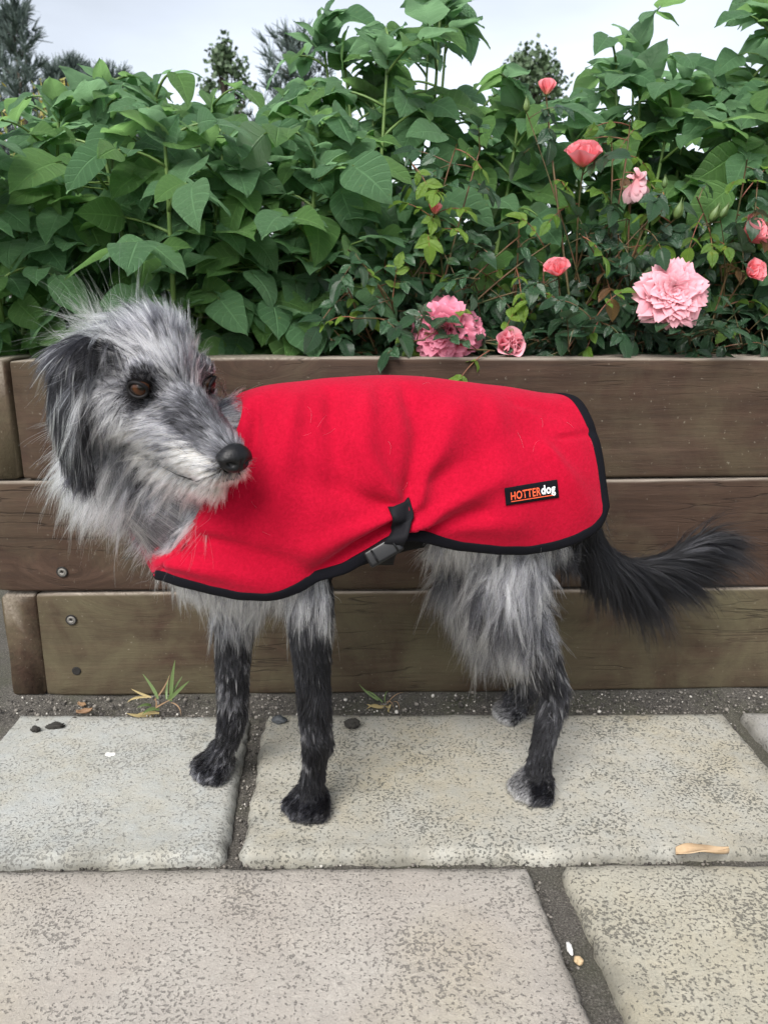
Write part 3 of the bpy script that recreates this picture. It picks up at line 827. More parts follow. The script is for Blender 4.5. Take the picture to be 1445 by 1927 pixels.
rose_bush(0.42, 0.22, [
    flower_cane(1265, 553, 0.0, 66, 'full', 'pale', (-0.12, -1, 0.12), 'large open pale pink rose with pointed petals', nleaf=4),
    flower_cane(1098, 303, 0.14, 36, 'half', 'coral', (-0.1, -0.45, 1), 'cupped coral pink rose on an upright stem', 0.5, 5),
    flower_cane(1195, 350, 0.12, 34, 'wilt', 'faded', (0.05, -0.6, 0.3), 'wilted pale pink rose with drooping petals', 0.5, 5),
    flower_cane(1048, 512, 0.04, 25, 'half', 'coral', (-0.35, -0.5, 0.8), 'small half open coral rose above the sleeper', 0.3, 5),
    flower_cane(1028, 172, 0.18, 17, 'bud', 'coral', (0.0, -0.2, 1), 'tall coral rosebud reaching up to the skyline', 0.4, 6, 0.2),
    shoot(1185, 225, 0.16, 1.0, 7, 0.55), shoot(1150, 260, 0.17, 0.9, 6, 0.5), shoot(1070, 660, -0.012, 0.0, 6, 0.5, 0.06), shoot(1110, 600, 0.0, 0.4, 6, 0.5), shoot(1090, 440, 0.05, 0.8, 5, 0.5),
    bud(990, 200, 0.18, M_SEPAL, 0.006), bud(1242, 384, 0.10, M_OBUD, 0.0085, (0.1, -.2, 1)), bud(1275, 398, 0.09, M_SEPAL, 0.008, (0.2, -.2, 1)), bud(1250, 345, 0.10, M_SEPAL, 0.005),
], 'rose bush with a large open pale pink bloom and a wilted one', 40, (0.26, 0.62, 0.03, 0.30, 0.58, 0.84), 33)
rose_bush(0.68, 0.20, [
    flower_cane(1408, 442, 0.06, 34, 'half', 'coral', (0.75, -0.5, 0.55), 'tall half open coral rose turned aside', 0.6, 5, 0.2, bow=0.02),
    flower_cane(1412, 512, 0.05, 25, 'half', 'coral', (0.4, -0.8, 0.3), 'small cupped coral rose beneath a taller one', 0.5, 4, bow=0.0),
    shoot(1405, 300, 0.10, 1.0, 8, 0.5, 0.02), shoot(1425, 340, 0.08, 1.0, 6, 0.55, 0.02), shoot(1310, 370, 0.09, 1.0, 6, 0.5), shoot(1390, 650, -0.012, 0.0, 7, 0.4, 0.06), shoot(1300, 640, 0.0, 0.0, 6, 0.4, 0.06),
    bud(1342, 404, 0.08, M_SEPAL, 0.0075, (0.4, -.2, 1)), bud(1360, 400, 0.08, M_SEPAL, 0.0065, (0.5, -.2, 1)),
], 'rose bush with two coral half-open roses and red bronze shoots', 32, (0.55, 0.95, 0.03, 0.30, 0.58, 0.80), 45)

# ---- background trees beyond the bed
M_NEEDLE = q_mat('pine_needles_hazed', (0.050, 0.076, 0.068), (0.082, 0.112, 0.100), 0.7); M_BARK = q_mat('tree_bark', (0.05, 0.04, 0.032), (0.09, 0.07, 0.055), 0.9)  # needle colour lightened and blued, distance haze put into it
M_BROAD = q_mat('far_leaves', (0.045, 0.080, 0.038), (0.075, 0.115, 0.055), 0.6)
M_GOLD = leaf_mat('golden_leaves', (0.20, 0.22, 0.03), (0.34, 0.26, 0.05), (0.24, 0.24, 0.06), 0.5, 0.35, veins=False)
def pine(px, pytop, dist, label, wid=0.30, open_=1.0):
    random.seed(int(px) + 5)
    Y = dist - 1.27; top = P(px, pytop, Y); h = top.z; bx = Vector((top.x, Y, -0.06))
    root = empty('pine_tree', bx, label=label, cat='tree', group='conifers beyond the raised bed')
    tk = MB(); tk.tube([bx + UPV * h * t + Vector((0.01 * h * math.sin(5 * t), 0, 0)) for t in np.linspace(0, 0.995, 12)], [0.018 * h * (1 - t) + 0.012 for t in np.linspace(0, 1, 12)], 7)
    cr_ = MB()
    def tuft(p, d, s):
        for k in range(9):
            dd = (d + rv(0.30)).normalized(); sd_ = dd.cross(rv(1).normalized()).normalized() * s * 0.045
            e = p + dd * s * random.uniform(0.7, 1.1)
            cr_.add([p - sd_, p + sd_, e + sd_ * 0.3, e - sd_ * 0.3], [(0, 1, 2, 3)])
    z = 0.14
    while z < 0.985:
        rad = h * wid * (1 - z) ** 0.8 + 0.02 * h
        nb = random.randint(5, 7); a0 = random.uniform(0, 6)
        for b in range(nb):
            a = a0 + b * 6.283 / nb + random.uniform(-.3, .3); L = rad * random.uniform(0.65, 1.1)
            o = Vector((math.cos(a), math.sin(a), 0)); p0 = bx + UPV * h * (z + random.uniform(-.02, .02))
            br = bez(p0, p0 + o * L * 0.6 + UPV * L * 0.05, p0 + o * L + UPV * L * (0.35 + 0.5 * z), 6)
            tk.tube(br, [0.006 * h * (1 - z) + 0.006, 0.012, 0.010, 0.009, 0.008, 0.006], 4)
            m = max(3, int(L / (h * 0.028)))
            for k in range(m):
                t = 0.25 + 0.75 * k / (m - 1); f = t * 5; i = min(4, int(f)); q = br[i].lerp(br[i + 1], f - i)
                for r_ in range(2): tuft(q + rv(h * 0.006), (o * 0.5 + UPV * 0.9 + rv(0.45)).normalized(), h * 0.052)
        z += 0.045 + 0.05 * (1 - z) * open_
    tuft(bx + UPV * h * 0.96, UPV, h * 0.06)
    link('trunk', tk.build('trunk', M_BARK), root); link('crown', cr_.build('crown', M_NEEDLE, False), root)
pine(28, 18, 24, 'tall open pine with upright needle tips behind the yellow bush', 0.17, 1.5)
pine(-22, 40, 27, 'second tall pine close beside the tall open pine', 0.18, 1.3)
pine(103, 130, 30, 'small slim conifer next to the tall open pine', 0.20, 0.7)
pine(137, 122, 31, 'pointed conifer in the middle of the low dark row', 0.22, 0.7)
pine(185, 142, 30, 'bushy dark conifer ending the low row', 0.24, 0.5)
pine(215, 140, 31, 'dense dark conifer half hidden by potato leaves', 0.34, 0.5)
pine(165, 150, 33, 'short conifer behind the low dark row', 0.34, 0.5)
pine(560, 60, 26, 'dark spreading pine behind the tallest potato plant', 0.40, 0.8)
def broad(px, pytop, dist, wpx, label, mat=M_BROAD, n=5200, leaf=0.018):
    random.seed(int(px) + 9)
    Y = dist - 1.27; top = P(px, pytop, Y); h = top.z; bx = Vector((top.x, Y, -0.06)); R = wpx * (top - CAM).dot(cF) / FPX / 2
    root = empty('broadleaf_tree', bx, label=label, cat='tree')
    tk = MB(); tk.tube([bx + UPV * h * t for t in np.linspace(0, 0.85, 8)], [0.02 * h * (1 - t) + 0.01 for t in np.linspace(0, 1, 8)], 7)
    cr_ = MB(); cl = []
    for k in range(60):
        t = random.uniform(0.25, 1.0); rr = R * math.sqrt(max(0.02, 1 - ((t - 0.5) / 0.5) ** 2)) * 0.95
        a = random.uniform(0, 6.28); q = bx + UPV * h * t + Vector((math.cos(a), math.sin(a), 0)) * rr * random.uniform(0.3, 1.0) - UPV * h * 0.04
        cl.append(q); j = bx + UPV * h * max(0.15, t - 0.22); tk.tube(bez(j, j.lerp(q, .6), q, 5), [0.008 * h, 0.006 * h, 0.004 * h, 0.003 * h, 0.001 * h], 4)
    for k in range(n):
        q = random.choice(cl) + rv(R * 0.13); d = rv(1).normalized(); s_ = d.cross(rv(1)).normalized() * h * leaf * .45; e = d * h * leaf * random.uniform(.7, 1.3)
        cr_.add([q, q + e * .5 + s_, q + e, q + e * .5 - s_], [(0, 1, 2, 3)])
    link('trunk', tk.build('trunk', M_BARK), root); link('crown', cr_.build('crown', mat, False), root)
broad(420, 55, 22, 130, 'small rounded tree alone against the sky', n=4200)
broad(1010, 70, 20, 190, 'dark rounded tree in the dip of foliage behind the tall rosebud', n=6000)
broad(250, 205, 36, 420, 'low bushy tree closing the gap under the conifers', n=6000)
def gold_bush():
    random.seed(77)
    p = P(10, 150, 1.15); bx = Vector((p.x - 0.05, 1.62, -0.06))
    root = empty('golden_bush', bx, label='yellow green bush at the far corner beyond the potato plants', cat='bush')
    st = MB(); cr_ = MB()
    top = P(25, 150, 1.62)
    for k in range(46):
        a = random.uniform(0, 6.28); r_ = random.uniform(0.05, 0.36)
        tip = Vector((bx.x + math.cos(a) * r_, bx.y + math.sin(a) * r_, top.z - random.random() ** 2 * 0.30 - r_ * 0.25))
        s_ = bez(bx + rv(0.03) * 1, bx.lerp(tip, .55) + UPV * 0.15, tip, 10); st.tube(s_, [0.006 - .0045 * i / 9 for i in range(10)], 5)
        for q in range(90):
            f = random.uniform(2.2, 8.99); i = int(f); c = s_[i].lerp(s_[min(9, i + 1)], f - i) + rv(0.016); d = (UPV * .8 + rv(.7)).normalized() * random.uniform(.016, .034); w_ = d.cross(rv(1)).normalized() * .0035
            cr_.add([c, c + d * .5 + w_, c + d, c + d * .5 - w_], [(0, 1, 2, 3)])
    link('stem', st.build('stem', M_PSTEM), root); link('crown', cr_.build('crown', M_GOLD, False), root)
gold_bush()
# ================================================================== DOG
random.seed(3)
def npv(v): return np.array(v[:], float)
def catmull(keys, ts):
    """keys (n,d) at uniform params 0..n-1, sampled at ts in 0..1"""
    K = np.asarray(keys, float); n = len(K)
    x = np.clip(np.asarray(ts) * (n - 1), 0, n - 1 - 1e-9); i = x.astype(int); f = (x - i)[:, None]
    g = lambda k: K[np.clip(k, 0, n - 1)]
    p0, p1, p2, p3 = g(i - 1), g(i), g(i + 1), g(i + 2)
    p0 = np.where((i == 0)[:, None], 2 * p1 - p2, p0); p3 = np.where((i == n - 2)[:, None], 2 * p2 - p1, p3)
    return 0.5 * ((2 * p1) + (-p0 + p2) * f + (2 * p0 - 5 * p1 + 4 * p2 - p3) * f ** 2 + (-p0 + 3 * p1 - 3 * p2 + p3) * f ** 3)

# torso stations, front to rear: top px, bottom px, half width, plane depth
ST = [((428, 760), (283, 1022), 0.072, -0.345),
      ((455, 742), (284, 1062), 0.088, -0.340),
      ((510, 727), (330, 1118), 0.103, -0.332),
      ((570, 719), (430, 1142), 0.112, -0.322),
      ((640, 711), (550, 1132), 0.115, -0.310),
      ((720, 707), (675, 1085), 0.112, -0.297),
      ((800, 710), (785, 1052), 0.107, -0.283),
      ((900, 721), (895, 1060), 0.104, -0.266),
      ((1000, 735), (1010, 1062), 0.099, -0.250),
      ((1066, 739), (1066, 1060), 0.084, -0.236)]
KEY = []
for (t, b, wv, y) in ST: KEY.append(list(P(*t, y)) + list(P(*b, y)) + [wv])
KEY = np.array(KEY)
def torso(ts, phis, k=1.0):
    """surface points (n_t, n_phi, 3); phi 0 = top, +pi/2 = side towards the camera"""
    S = catmull(KEY, ts); T, B, W = S[:, :3], S[:, 3:6], S[:, 6]
    C = (T + B) / 2; up = (T - B) / 2
    sp = np.gradient(C, axis=0); sp[:, 2] = 0; sp /= np.linalg.norm(sp, axis=1, keepdims=True)
    lat = np.stack([sp[:, 1], -sp[:, 0], 0 * sp[:, 0]], 1)       # towards -y for a spine running +x
    lat *= np.sign(-lat[:, 1:2])
    c, s = np.cos(phis), np.sin(phis)
    s2 = np.sign(s) * np.abs(s) ** 0.86
    egg = 1 + 0.10 * (-c)                                          # slightly wider low down
    bow = 0.008 * np.clip((np.asarray(ts) - 0.72) / 0.28, 0, 1)[:, None, None] ** 2 * (np.abs(s) ** 1.2)[None, :, None] * sp[:, None]
    return C[:, None] + bow + up[:, None] * (c * k)[None, :, None] + lat[:, None] * ((s2 * egg * k)[None, :, None] * W[:, None, None])

# ---- head frame
HF = Vector((0.650, -0.690, -0.295)).normalized()                 # where the muzzle points
HL = Vector((0.733, 0.680, 0.0)).normalized()                      # towards the far eye
HU = HL.cross(HF).normalized()
if HU.z < 0: HU = -HU
HO = P(337, 731, -0.43) - HF * 0.004                               # midway between the eyes
def HP(f, l, u): return HO + HF * f + HL * l + HU * u
def HD(f, l, u): return (HF * f + HL * l + HU * u)

PR = []       # primitives: p0, r0, p1, r1, region
def cap(p0, r0, p1, r1, reg): PR.append((Vector(p0), r0, Vector(p1), r1, reg))
# head
cap(HP(-.052, 0, .002), .050, HP(-.085, 0, .000), .050, 'crown')
cap(HP(-.020, 0, .006), .034, HP(-.06, 0, .020), .044, 'brow')
cap(HP(-.030, -.030, -.030), .034, HP(-.075, -.036, -.030), .040, 'cheek')
cap(HP(-.030, .030, -.030), .034, HP(-.075, .036, -.030), .040, 'cheek')
cap(HP(-.022, -.020, .006), .025, HP(-.014, -.034, .010), .017, 'eyebrow')
cap(HP(-.022, .020, .006), .025, HP(-.014, .034, .010), .017, 'eyebrow')
cap(HP(-.005, 0, -.016), .030, HP(.060, 0, -.026), .0235, 'bridge')
cap(HP(.055, 0, -.026), .0235, HP(.106, 0, -.032), .0180, 'bridge')
for sg in (-1, 1):
    cap(HP(-.005, .017 * sg, -.042), .030, HP(.060, .015 * sg, -.046), .0215, 'muzzle')
    cap(HP(.060, .015 * sg, -.046), .0215, HP(.100, .010 * sg, -.048), .0165, 'lip')
cap(HP(-.035, 0, -.072), .034, HP(.045, 0, -.080), .0215, 'beard')
cap(HP(.045, 0, -.080), .0215, HP(.086, 0, -.074), .0150, 'chin')
# ears: flaps hanging down
for sg in (-1, 1):
    e0 = HP(-.082, .050 * sg, .022); e1 = HP(-.090, .078 * sg, .008)
    if sg > 0: e0 = HP(-.104, .034, .008); e1 = HP(-.122, .038, -.012)
    e2 = e1 + Vector((-.008 * (1 if sg < 0 else -.3), .000, -.060)); e3 = e2 + Vector((.006, -.002, -.064))
    fw = HD(1, 0, 0); fw.z = 0; fw.normalize()
    for off in ((-.022, -.007, .008, .022) if sg < 0 else (-.022, -.010)):
        cap(e0 + fw * off * .7, .013, e1 + fw * off, .010, 'ear'); cap(e1 + fw * off, .010, e2 + fw * off * 1.1, .0085, 'ear'); cap(e2 + fw * off * 1.1, .0085, e3 + fw * off * .55, .0065, 'ear')
# neck
NB = P(352, 905, -0.335)
cap(HP(-.075, 0, -.020), .050, NB, .068, 'neck')
cap(HP(-.065, 0, -.055), .036, P(338, 930, -0.342), .046, 'throat')
cap(P(218, 868, -.362), .040, P(288, 918, -.348), .042, 'ruff')
# forelegs
def leg(pts, reg):
    for (a, ra, ya, rg), (b, rb, yb_, _) in zip(pts[:-1], pts[1:]): cap(P(*a, ya), ra, P(*b, yb_), rb, rg)
leg([((560, 1020), .040, -.345, 'chest'), ((582, 1120), .0290, -.362, 'foreleg'), ((588, 1270), .0205, -.366, 'foreleg'), ((596, 1385), .0190, -.360, 'foreleg'), ((592, 1440), .0140, -.350, 'foreleg'), ((586, 1490), .0160, -.346, 'paw')], 0)
cap(P(606, 1385, -.352), .0125, P(610, 1402, -.350), .0105, 'foreleg')
leg([((470, 1060), .042, -.285, 'chest'), ((442, 1150), .026, -.280, 'foreleg'), ((438, 1275), .0210, -.276, 'foreleg'), ((438, 1350), .0195, -.272, 'foreleg'), ((428, 1396), .0150, -.262, 'foreleg'), ((412, 1420), .0180, -.256, 'paw')], 0)
def paw(cx, cy, Y, dx, dy, reg, s=1.0):
    """toe pads fanned out in the direction (dx, dy), resting on the slab"""
    c = P(cx, cy, Y); d = Vector((dx, dy, 0)).normalized(); n_ = Vector((-d.y, d.x, 0))
    for k, o in enumerate((-.0245, -.0090, .0090, .0245)):
        fwd = .030 if k in (1, 2) else .020
        a = Vector((c.x, c.y, .026 * s)) + n_ * o * .5 * s; b = Vector((c.x, c.y, .0135 * s + .003)) + n_ * o * s + d * fwd * s
        cap(a, .0150 * s, b, .0118 * s, reg)
    cap(Vector((c.x, c.y, .022 * s)) - d * .008, .018 * s, c, .017 * s, reg)
paw(586, 1497, -.340, -.42, -1.0, 'paw', .95); paw(410, 1424, -.250, -.75, -.75, 'paw', .95)
# hind legs
leg([((985, 955), .052, -.268, 'thigh'), ((955, 1105), .047, -.288, 'thigh'), ((998, 1195), .027, -.298, 'gaskin'), ((1045, 1300), .0175, -.292, 'hindleg'), ((1040, 1324), .0180, -.296, 'hindleg'), ((1018, 1415), .0140, -.312, 'hindleg'), ((1010, 1466), .0170, -.312, 'hindpaw')], 0)
leg([((960, 950), .055, -.205, 'thigh'), ((890, 1085), .044, -.185, 'farthigh'), ((930, 1190), .030, -.145, 'gaskin'), ((1000, 1265), .0190, -.110, 'hindleg'), ((990, 1305), .0170, -.104, 'hindleg'), ((968, 1316), .0170, -.104, 'hindpaw')], 0)
paw(1008, 1474, -.310, -.70, -.90, 'hindpaw', .95); paw(968, 1318, -.100, -1.0, -.30, 'hindpaw', .85)
# rump and tail
cap(P(1000, 880, -.245), .062, P(1066, 955, -.232), .044, 'rump')
TAIL = [P(1080, 985, -.225), P(1118, 1050, -.215), P(1182, 1080, -.205), P(1250, 1060, -.195), P(1312, 1022, -.185)]
for i, (a, b) in enumerate(zip(TAIL[:-1], TAIL[1:])): cap(a, [.026, .019, .014, .010][i], b, [.019, .014, .010, .006][i], 'tail')

def capsule_mesh(mb, p0, r0, p1, r1, n=14, m=6):
    d = p1 - p0; L = d.length; d = d.normalized() if L > 1e-6 else UPV
    a = d.cross(Vector((0.31, 0.17, 0.9))); a = a.normalized() if a.length > 0.05 else d.cross(Vector((1, 0, 0))).normalized(); b = a.cross(d)
    rings = [(p0 - d * r0 * math.cos(t), r0 * math.sin(t)) for t in np.linspace(0.02, math.pi / 2, m)] + [(p1 + d * r1 * math.sin(t), r1 * math.cos(t)) for t in np.linspace(0, math.pi / 2 - 0.02, m)]
    V = [c + (a * math.cos(2 * math.pi * k / n) + b * math.sin(2 * math.pi * k / n)) * r for c, r in rings for k in range(n)]
    F = grid_faces(len(rings), n, 0, True) + [tuple(range(n)), tuple(range((len(rings) - 1) * n, len(rings) * n))]
    mb.add(V, F)
mb = MB()
for p0, r0, p1, r1, reg in PR: capsule_mesh(mb, p0, r0, p1, r1)
ts = np.linspace(0.03, 0.965, 26); ph = np.linspace(-math.pi, math.pi, 41)[:-1]
TS_ = torso(ts, ph, 0.82); V = [Vector(p) for p in TS_.reshape(-1, 3)]
F = grid_faces(26, 40, 0, True) + [tuple(range(40)), tuple(range(25 * 40, 26 * 40))]
mb.add(V, F)
tmp = bpy.data.objects.new('tmp', mb.build('tmp')); COL.objects.link(tmp)
bm_ = bmesh.new(); bm_.from_mesh(tmp.data); bmesh.ops.recalc_face_normals(bm_, faces=bm_.faces); bm_.to_mesh(tmp.data); bm_.free()
rm = tmp.modifiers.new('r', 'REMESH'); rm.mode = 'VOXEL'; rm.voxel_size = 0.0042
sm_ = tmp.modifiers.new('s', 'SMOOTH'); sm_.factor = 0.5; sm_.iterations = 5
dg = bpy.context.evaluated_depsgraph_get()
body_me = bpy.data.meshes.new_from_object(tmp.evaluated_get(dg)); body_me.name = 'body'
bpy.data.objects.remove(tmp)
body_me.polygons.foreach_set('use_smooth', [True] * len(body_me.polygons))

dog = empty('dog', (0.0, -0.28, 0.0), label='shaggy grey lurcher dog in a red coat standing before the planter', cat='dog')
M_SKIN = flat('dog_skin', (0.007, 0.0065, 0.007), 0.9, Specular_IOR_Level=0.1)
body = link('body', body_me, dog, M_SKIN)

# ---- eyes
def eye_mat():
    q = NT('dog_eye'); tcn = q.n('ShaderNodeTexCoord'); sep = q.n('ShaderNodeSeparateXYZ'); q.l(tcn.outputs['Object'], sep.inputs[0])
    r_ = q.math('SQRT', q.math('ADD', q.math('POWER', sep.outputs[0], 2.0), q.math('POWER', sep.outputs[1], 2.0)))
    rn = q.math('MULTIPLY', r_, 1 / 0.0108)
    ns = q.noise(tcn.outputs['Object'], 700, 3)
    c = q.ramp(q.math('MULTIPLY_ADD', ns, 0.06, rn), [(0.0, (0.004, 0.003, 0.003)), (0.34, (0.005, 0.004, 0.003)), (0.42, (0.024, 0.009, 0.004)), (0.72, (0.055, 0.021, 0.009)), (0.86, (0.020, 0.009, 0.005)), (0.95, (0.012, 0.008, 0.007))])
    q.set(Base_Color=c, Roughness=0.10, Specular_IOR_Level=0.28); return q.m
M_EYE = eye_mat(); M_LID = flat('eyelid', (0.004, 0.0035, 0.004), 0.6, Specular_IOR_Level=0.2)
GAZE = (HF * 0.80 + HU * 0.22 + Vector((0.05, -0.15, 0.15))).normalized()
EYES = [HP(-.0060, -.0395, .000), HP(-.0060, .0395, .000)]
for k, e in enumerate(EYES):
    sg = -1 if k == 0 else 1
    b = bmesh.new(); bmesh.ops.create_uvsphere(b, u_segments=28, v_segments=20, radius=0.0108)
    for v in b.verts:
        if v.co.z > 0.0092: v.co.z += 0.0006
    me = bpy.data.meshes.new('eye'); b.to_mesh(me); b.free(); me.polygons.foreach_set('use_smooth', [True] * len(me.polygons)); me.materials.append(M_EYE)
    o = bpy.data.objects.new('eye', me); COL.objects.link(o); o.parent = dog
    gz = (GAZE + HL * sg * 0.28).normalized()
    o.rotation_mode = 'QUATERNION'; o.rotation_quaternion = gz.to_track_quat('Z', 'Y'); o.location = e - dog.location
    # eyelid rim: almond loop around the eyeball
    out = (HF * 0.62 + HL * sg * 0.72).normalized(); a = out.cross(HU).normalized(); u = a.cross(out).normalized()
    if u.dot(HU) < 0: u = -u
    rim = []
    for i in range(29):
        t = 2 * math.pi * i / 28; x = math.cos(t) * .0102; y = math.sin(t) * (.0080 if math.sin(t) > 0 else .0078) - .0003
        dz = math.sqrt(max(1e-7, .0117 ** 2 - x * x - y * y)); rim.append(e + a * x + u * y + out * dz)
    lb = MB(); lb.tube(rim, 0.0021, 8, cap=False); link('eyelid', lb.build('eyelid', M_LID), dog)
# ---- nose
def nose_mesh():
    nu, nv = 40, 28; V = []
    c0 = HP(.118, 0, -.031)
    for i in range(nu):
        th = 2 * math.pi * i / nu
        for j in range(nv):
            ph_ = math.pi * j / (nv - 1)
            f = math.cos(ph_); l = math.sin(ph_) * math.cos(th); u = math.sin(ph_) * math.sin(th)
            x, y, z = f * .0155, l * .0200 * (1.0 if u < 0.1 else 1 - 0.12 * u), u * .0158
            if u < 0: y *= 1 + 0.30 * u; z *= 0.95
            if f > 0.1: x *= 0.92
            for sg in (-1, 1):                                     # nostrils: comma pits
                d = math.hypot((l - sg * .50) / .30, (u + .10) / .24); 
                if f > -0.1: x -= .0075 * math.exp(-d * d * 1.4)
                d2 = math.hypot((l - sg * .86) / .22, (u + .18) / .10)
                y -= sg * .0035 * math.exp(-d2 * d2)
            if f > 0: x -= .0020 * math.exp(-(l / .06) ** 2) * (1 if u < 0.25 else 0.2)
            V.append(c0 + HF * x + HL * y + HU * z)
    F = []
    for i in range(nu):
        for j in range(nv - 1): F.append((i * nv + j, ((i + 1) % nu) * nv + j, ((i + 1) % nu) * nv + j + 1, i * nv + j + 1))
    return mesh('nose', V, F)
def nose_mat():
    q = NT('dog_nose'); v = q.coord('Object'); vo = q.n('ShaderNodeTexVoronoi'); vo.inputs['Scale'].default_value = 620; q.l(v, vo.inputs['Vector'])
    q.set(Base_Color=(0.003, 0.003, 0.004), Roughness=0.42); q.b.inputs['Specular IOR Level'].default_value = 0.32; q.bump(vo.outputs['Distance'], 0.0006, 0.5); return q.m
link('nose', nose_mesh(), dog, nose_mat())
# ---- mouth line: dark lip edge
ml = MB()
for sg in (-1, 1):
    pts = [HP(.114, .002 * sg, -.0560), HP(.107, .014 * sg, -.0620), HP(.090, .0225 * sg, -.0665), HP(.066, .0300 * sg, -.0700), HP(.040, .0345 * sg, -.0715)]
    ml.tube(pts, [.0020, .0024, .0015, .0004, .0002], 6)
link('lip_line', ml.build('lip_line', M_LID), dog)

# ================================================================== COAT
HEM = [(270, 1076), (300, 1083), (340, 1099), (400, 1115), (450, 1121), (510, 1119), (560, 1108), (610, 1090), (650, 1074), (690, 1052), (715, 1036), (742, 1018), (775, 1011), (800, 1016), (860, 1029), (930, 1036), (990, 1037), (1040, 1030), (1080, 1018), (1108, 1003), (1120, 993), (1128, 982), (1134, 968), (1142, 945), (1160, 930)]
hx = np.array([h[0] for h in HEM], float); hy = np.array([h[1] for h in HEM], float)
NT_, NP_ = 170, 130
cts = np.linspace(0, 1, NT_)
def wrinkle(px, py):
    """soft folds of the fleece, metres outward, in terms of where they lie on the flank"""
    r = np.zeros_like(px)
    def ridge(a, b, w_, amp, taper=1.0):
        a, b = np.array(a, float), np.array(b, float); d = b - a; L = np.linalg.norm(d); d /= L
        s_ = (px - a[0]) * d[0] + (py - a[1]) * d[1]; o = (px - a[0]) * -d[1] + (py - a[1]) * d[0]
        t = np.clip(s_ / L, 0, 1); m = np.exp(-((s_ - t * L) / (w_ * 1.3)) ** 2)
        return amp * np.exp(-(o / (w_ * (0.45 + 0.55 * t * taper))) ** 2) * m * (1 - 0.45 * t)
    # pull from the belly strap
    r += ridge((745, 985), (600, 1080), 17, -.010); r += ridge((745, 965), (590, 1035), 24, .007)
    r += ridge((780, 985), (930, 905), 20, .007); r += ridge((785, 1000), (905, 965), 15, -.008); r += ridge((800, 985), (960, 985), 24, .005)
    r += ridge((740, 930), (640, 790), 30, .0045); r += ridge((770, 930), (800, 780), 30, -.006); r += ridge((790, 925), (860, 770), 34, .006)
    r += ridge((720, 950), (580, 900), 30, -.005); r += ridge((820, 900), (1000, 800), 40, -.004)
    # shoulder and back drape
    r += ridge((560, 735), (520, 940), 32, .005); r += ridge((620, 735), (640, 900), 30, -.006); r += ridge((690, 730), (690, 900), 34, .0045); r += ridge((480, 790), (470, 1000), 28, -.005)
    r += ridge((760, 725), (820, 900), 30, -.004); r += ridge((930, 760), (960, 960), 50, .0035); r += ridge((1060, 822), (1112, 815), 9, -.003)
    r += ridge((330, 1060), (520, 1100), 26, .005); r += ridge((400, 1020), (560, 1070), 24, -.005); r += ridge((300, 1030), (300, 1080), 10, .004)
    r += ridge((980, 760), (1060, 770), 16, -.0025); r += ridge((1040, 860), (1110, 960), 26, .004)
    return np.clip(1.85 * r, -.0125, .015)
phis_full = np.linspace(-math.pi, math.pi, 721)
full = torso(cts, phis_full, 1.0)
def project(A):
    v = A - npv(CAM); zc = v @ npv(cF)
    return IMW / 2 + FPX * (v @ npv(cR)) / zc, IMH / 2 - FPX * (v @ npv(cU)) / zc
fx, fy = project(full)
pos = phis_full >= 0
pe = np.zeros(NT_)
for i in range(NT_):
    below = fy[i, pos] > np.interp(fx[i, pos], hx, hy)
    below[phis_full[pos] < 0.6] = False
    idx = np.argmax(below)
    pe[i] = phis_full[pos][idx] if below.any() else math.pi
pe[cts < 0.06] = math.pi
kern = np.hanning(7); kern /= kern.sum()
cut = int(np.argmax(pe < math.pi - .01))
pe[cut:] = np.convolve(np.pad(pe[cut:], 3, 'edge'), kern, 'valid')
CP = np.zeros((NT_, NP_, 3)); lam = np.linspace(-1, 1, NP_)
for i in range(NT_): CP[i] = torso(cts, pe[i] * lam, 1.0)[i]
def gnormals(G):
    du = np.gradient(G, axis=0); dv = np.gradient(G, axis=1); n = np.cross(du, dv); n /= np.linalg.norm(n, axis=-1, keepdims=True) + 1e-12
    c = G.mean(1, keepdims=True); s_ = np.sign(((G - c) * n).sum(-1)); 
    return n * (1 if np.median(s_) > 0 else -1)
N0 = gnormals(CP)
near = (lam > 0.12)[None, :] * np.clip((lam - .12) / .2, 0, 1)[None, :]
wx, wy = project(CP)
disp = wrinkle(wx, wy) * near
far = (lam < -.12)[None, :] * np.clip((-lam - .12) / .2, 0, 1)[None, :]
disp = disp + 0.6 * wrinkle(wx, wy) * far + 0.0050 * vnoise(CP * np.array([16, 12, 9])) + 0.0015 * vnoise(CP * 38)
# flare a little at the hem
hemd = np.abs(lam)[None, :]
disp = disp + 0.004 * np.clip((hemd - .8) / .2, 0, 1) ** 2
CP = CP + N0 * disp[..., None]
N1 = gnormals(CP)
TK = 0.0028
Vc = np.concatenate([CP.reshape(-1, 3), (CP - N1 * TK).reshape(-1, 3)])
Fo = grid_faces(NT_, NP_); o2 = NT_ * NP_
Fi = [tuple(o2 + i for i in reversed(f)) for f in Fo]
rimi = [i * NP_ for i in range(NT_)] + [(NT_ - 1) * NP_ + j for j in range(1, NP_)] + [i * NP_ + NP_ - 1 for i in range(NT_ - 2, -1, -1)] + [j for j in range(NP_ - 2, 0, -1)]
Fr = [(rimi[k], o2 + rimi[k], o2 + rimi[(k + 1) % len(rimi)], rimi[(k + 1) % len(rimi)]) for k in range(len(rimi))]
coat_me = mesh('coat', Vc, Fo + Fi + Fr)
bm_ = bmesh.new(); bm_.from_mesh(coat_me); bmesh.ops.recalc_face_normals(bm_, faces=bm_.faces); bm_.to_mesh(coat_me); bm_.free()
coat_me.polygons.foreach_set('use_smooth', [True] * len(coat_me.polygons))
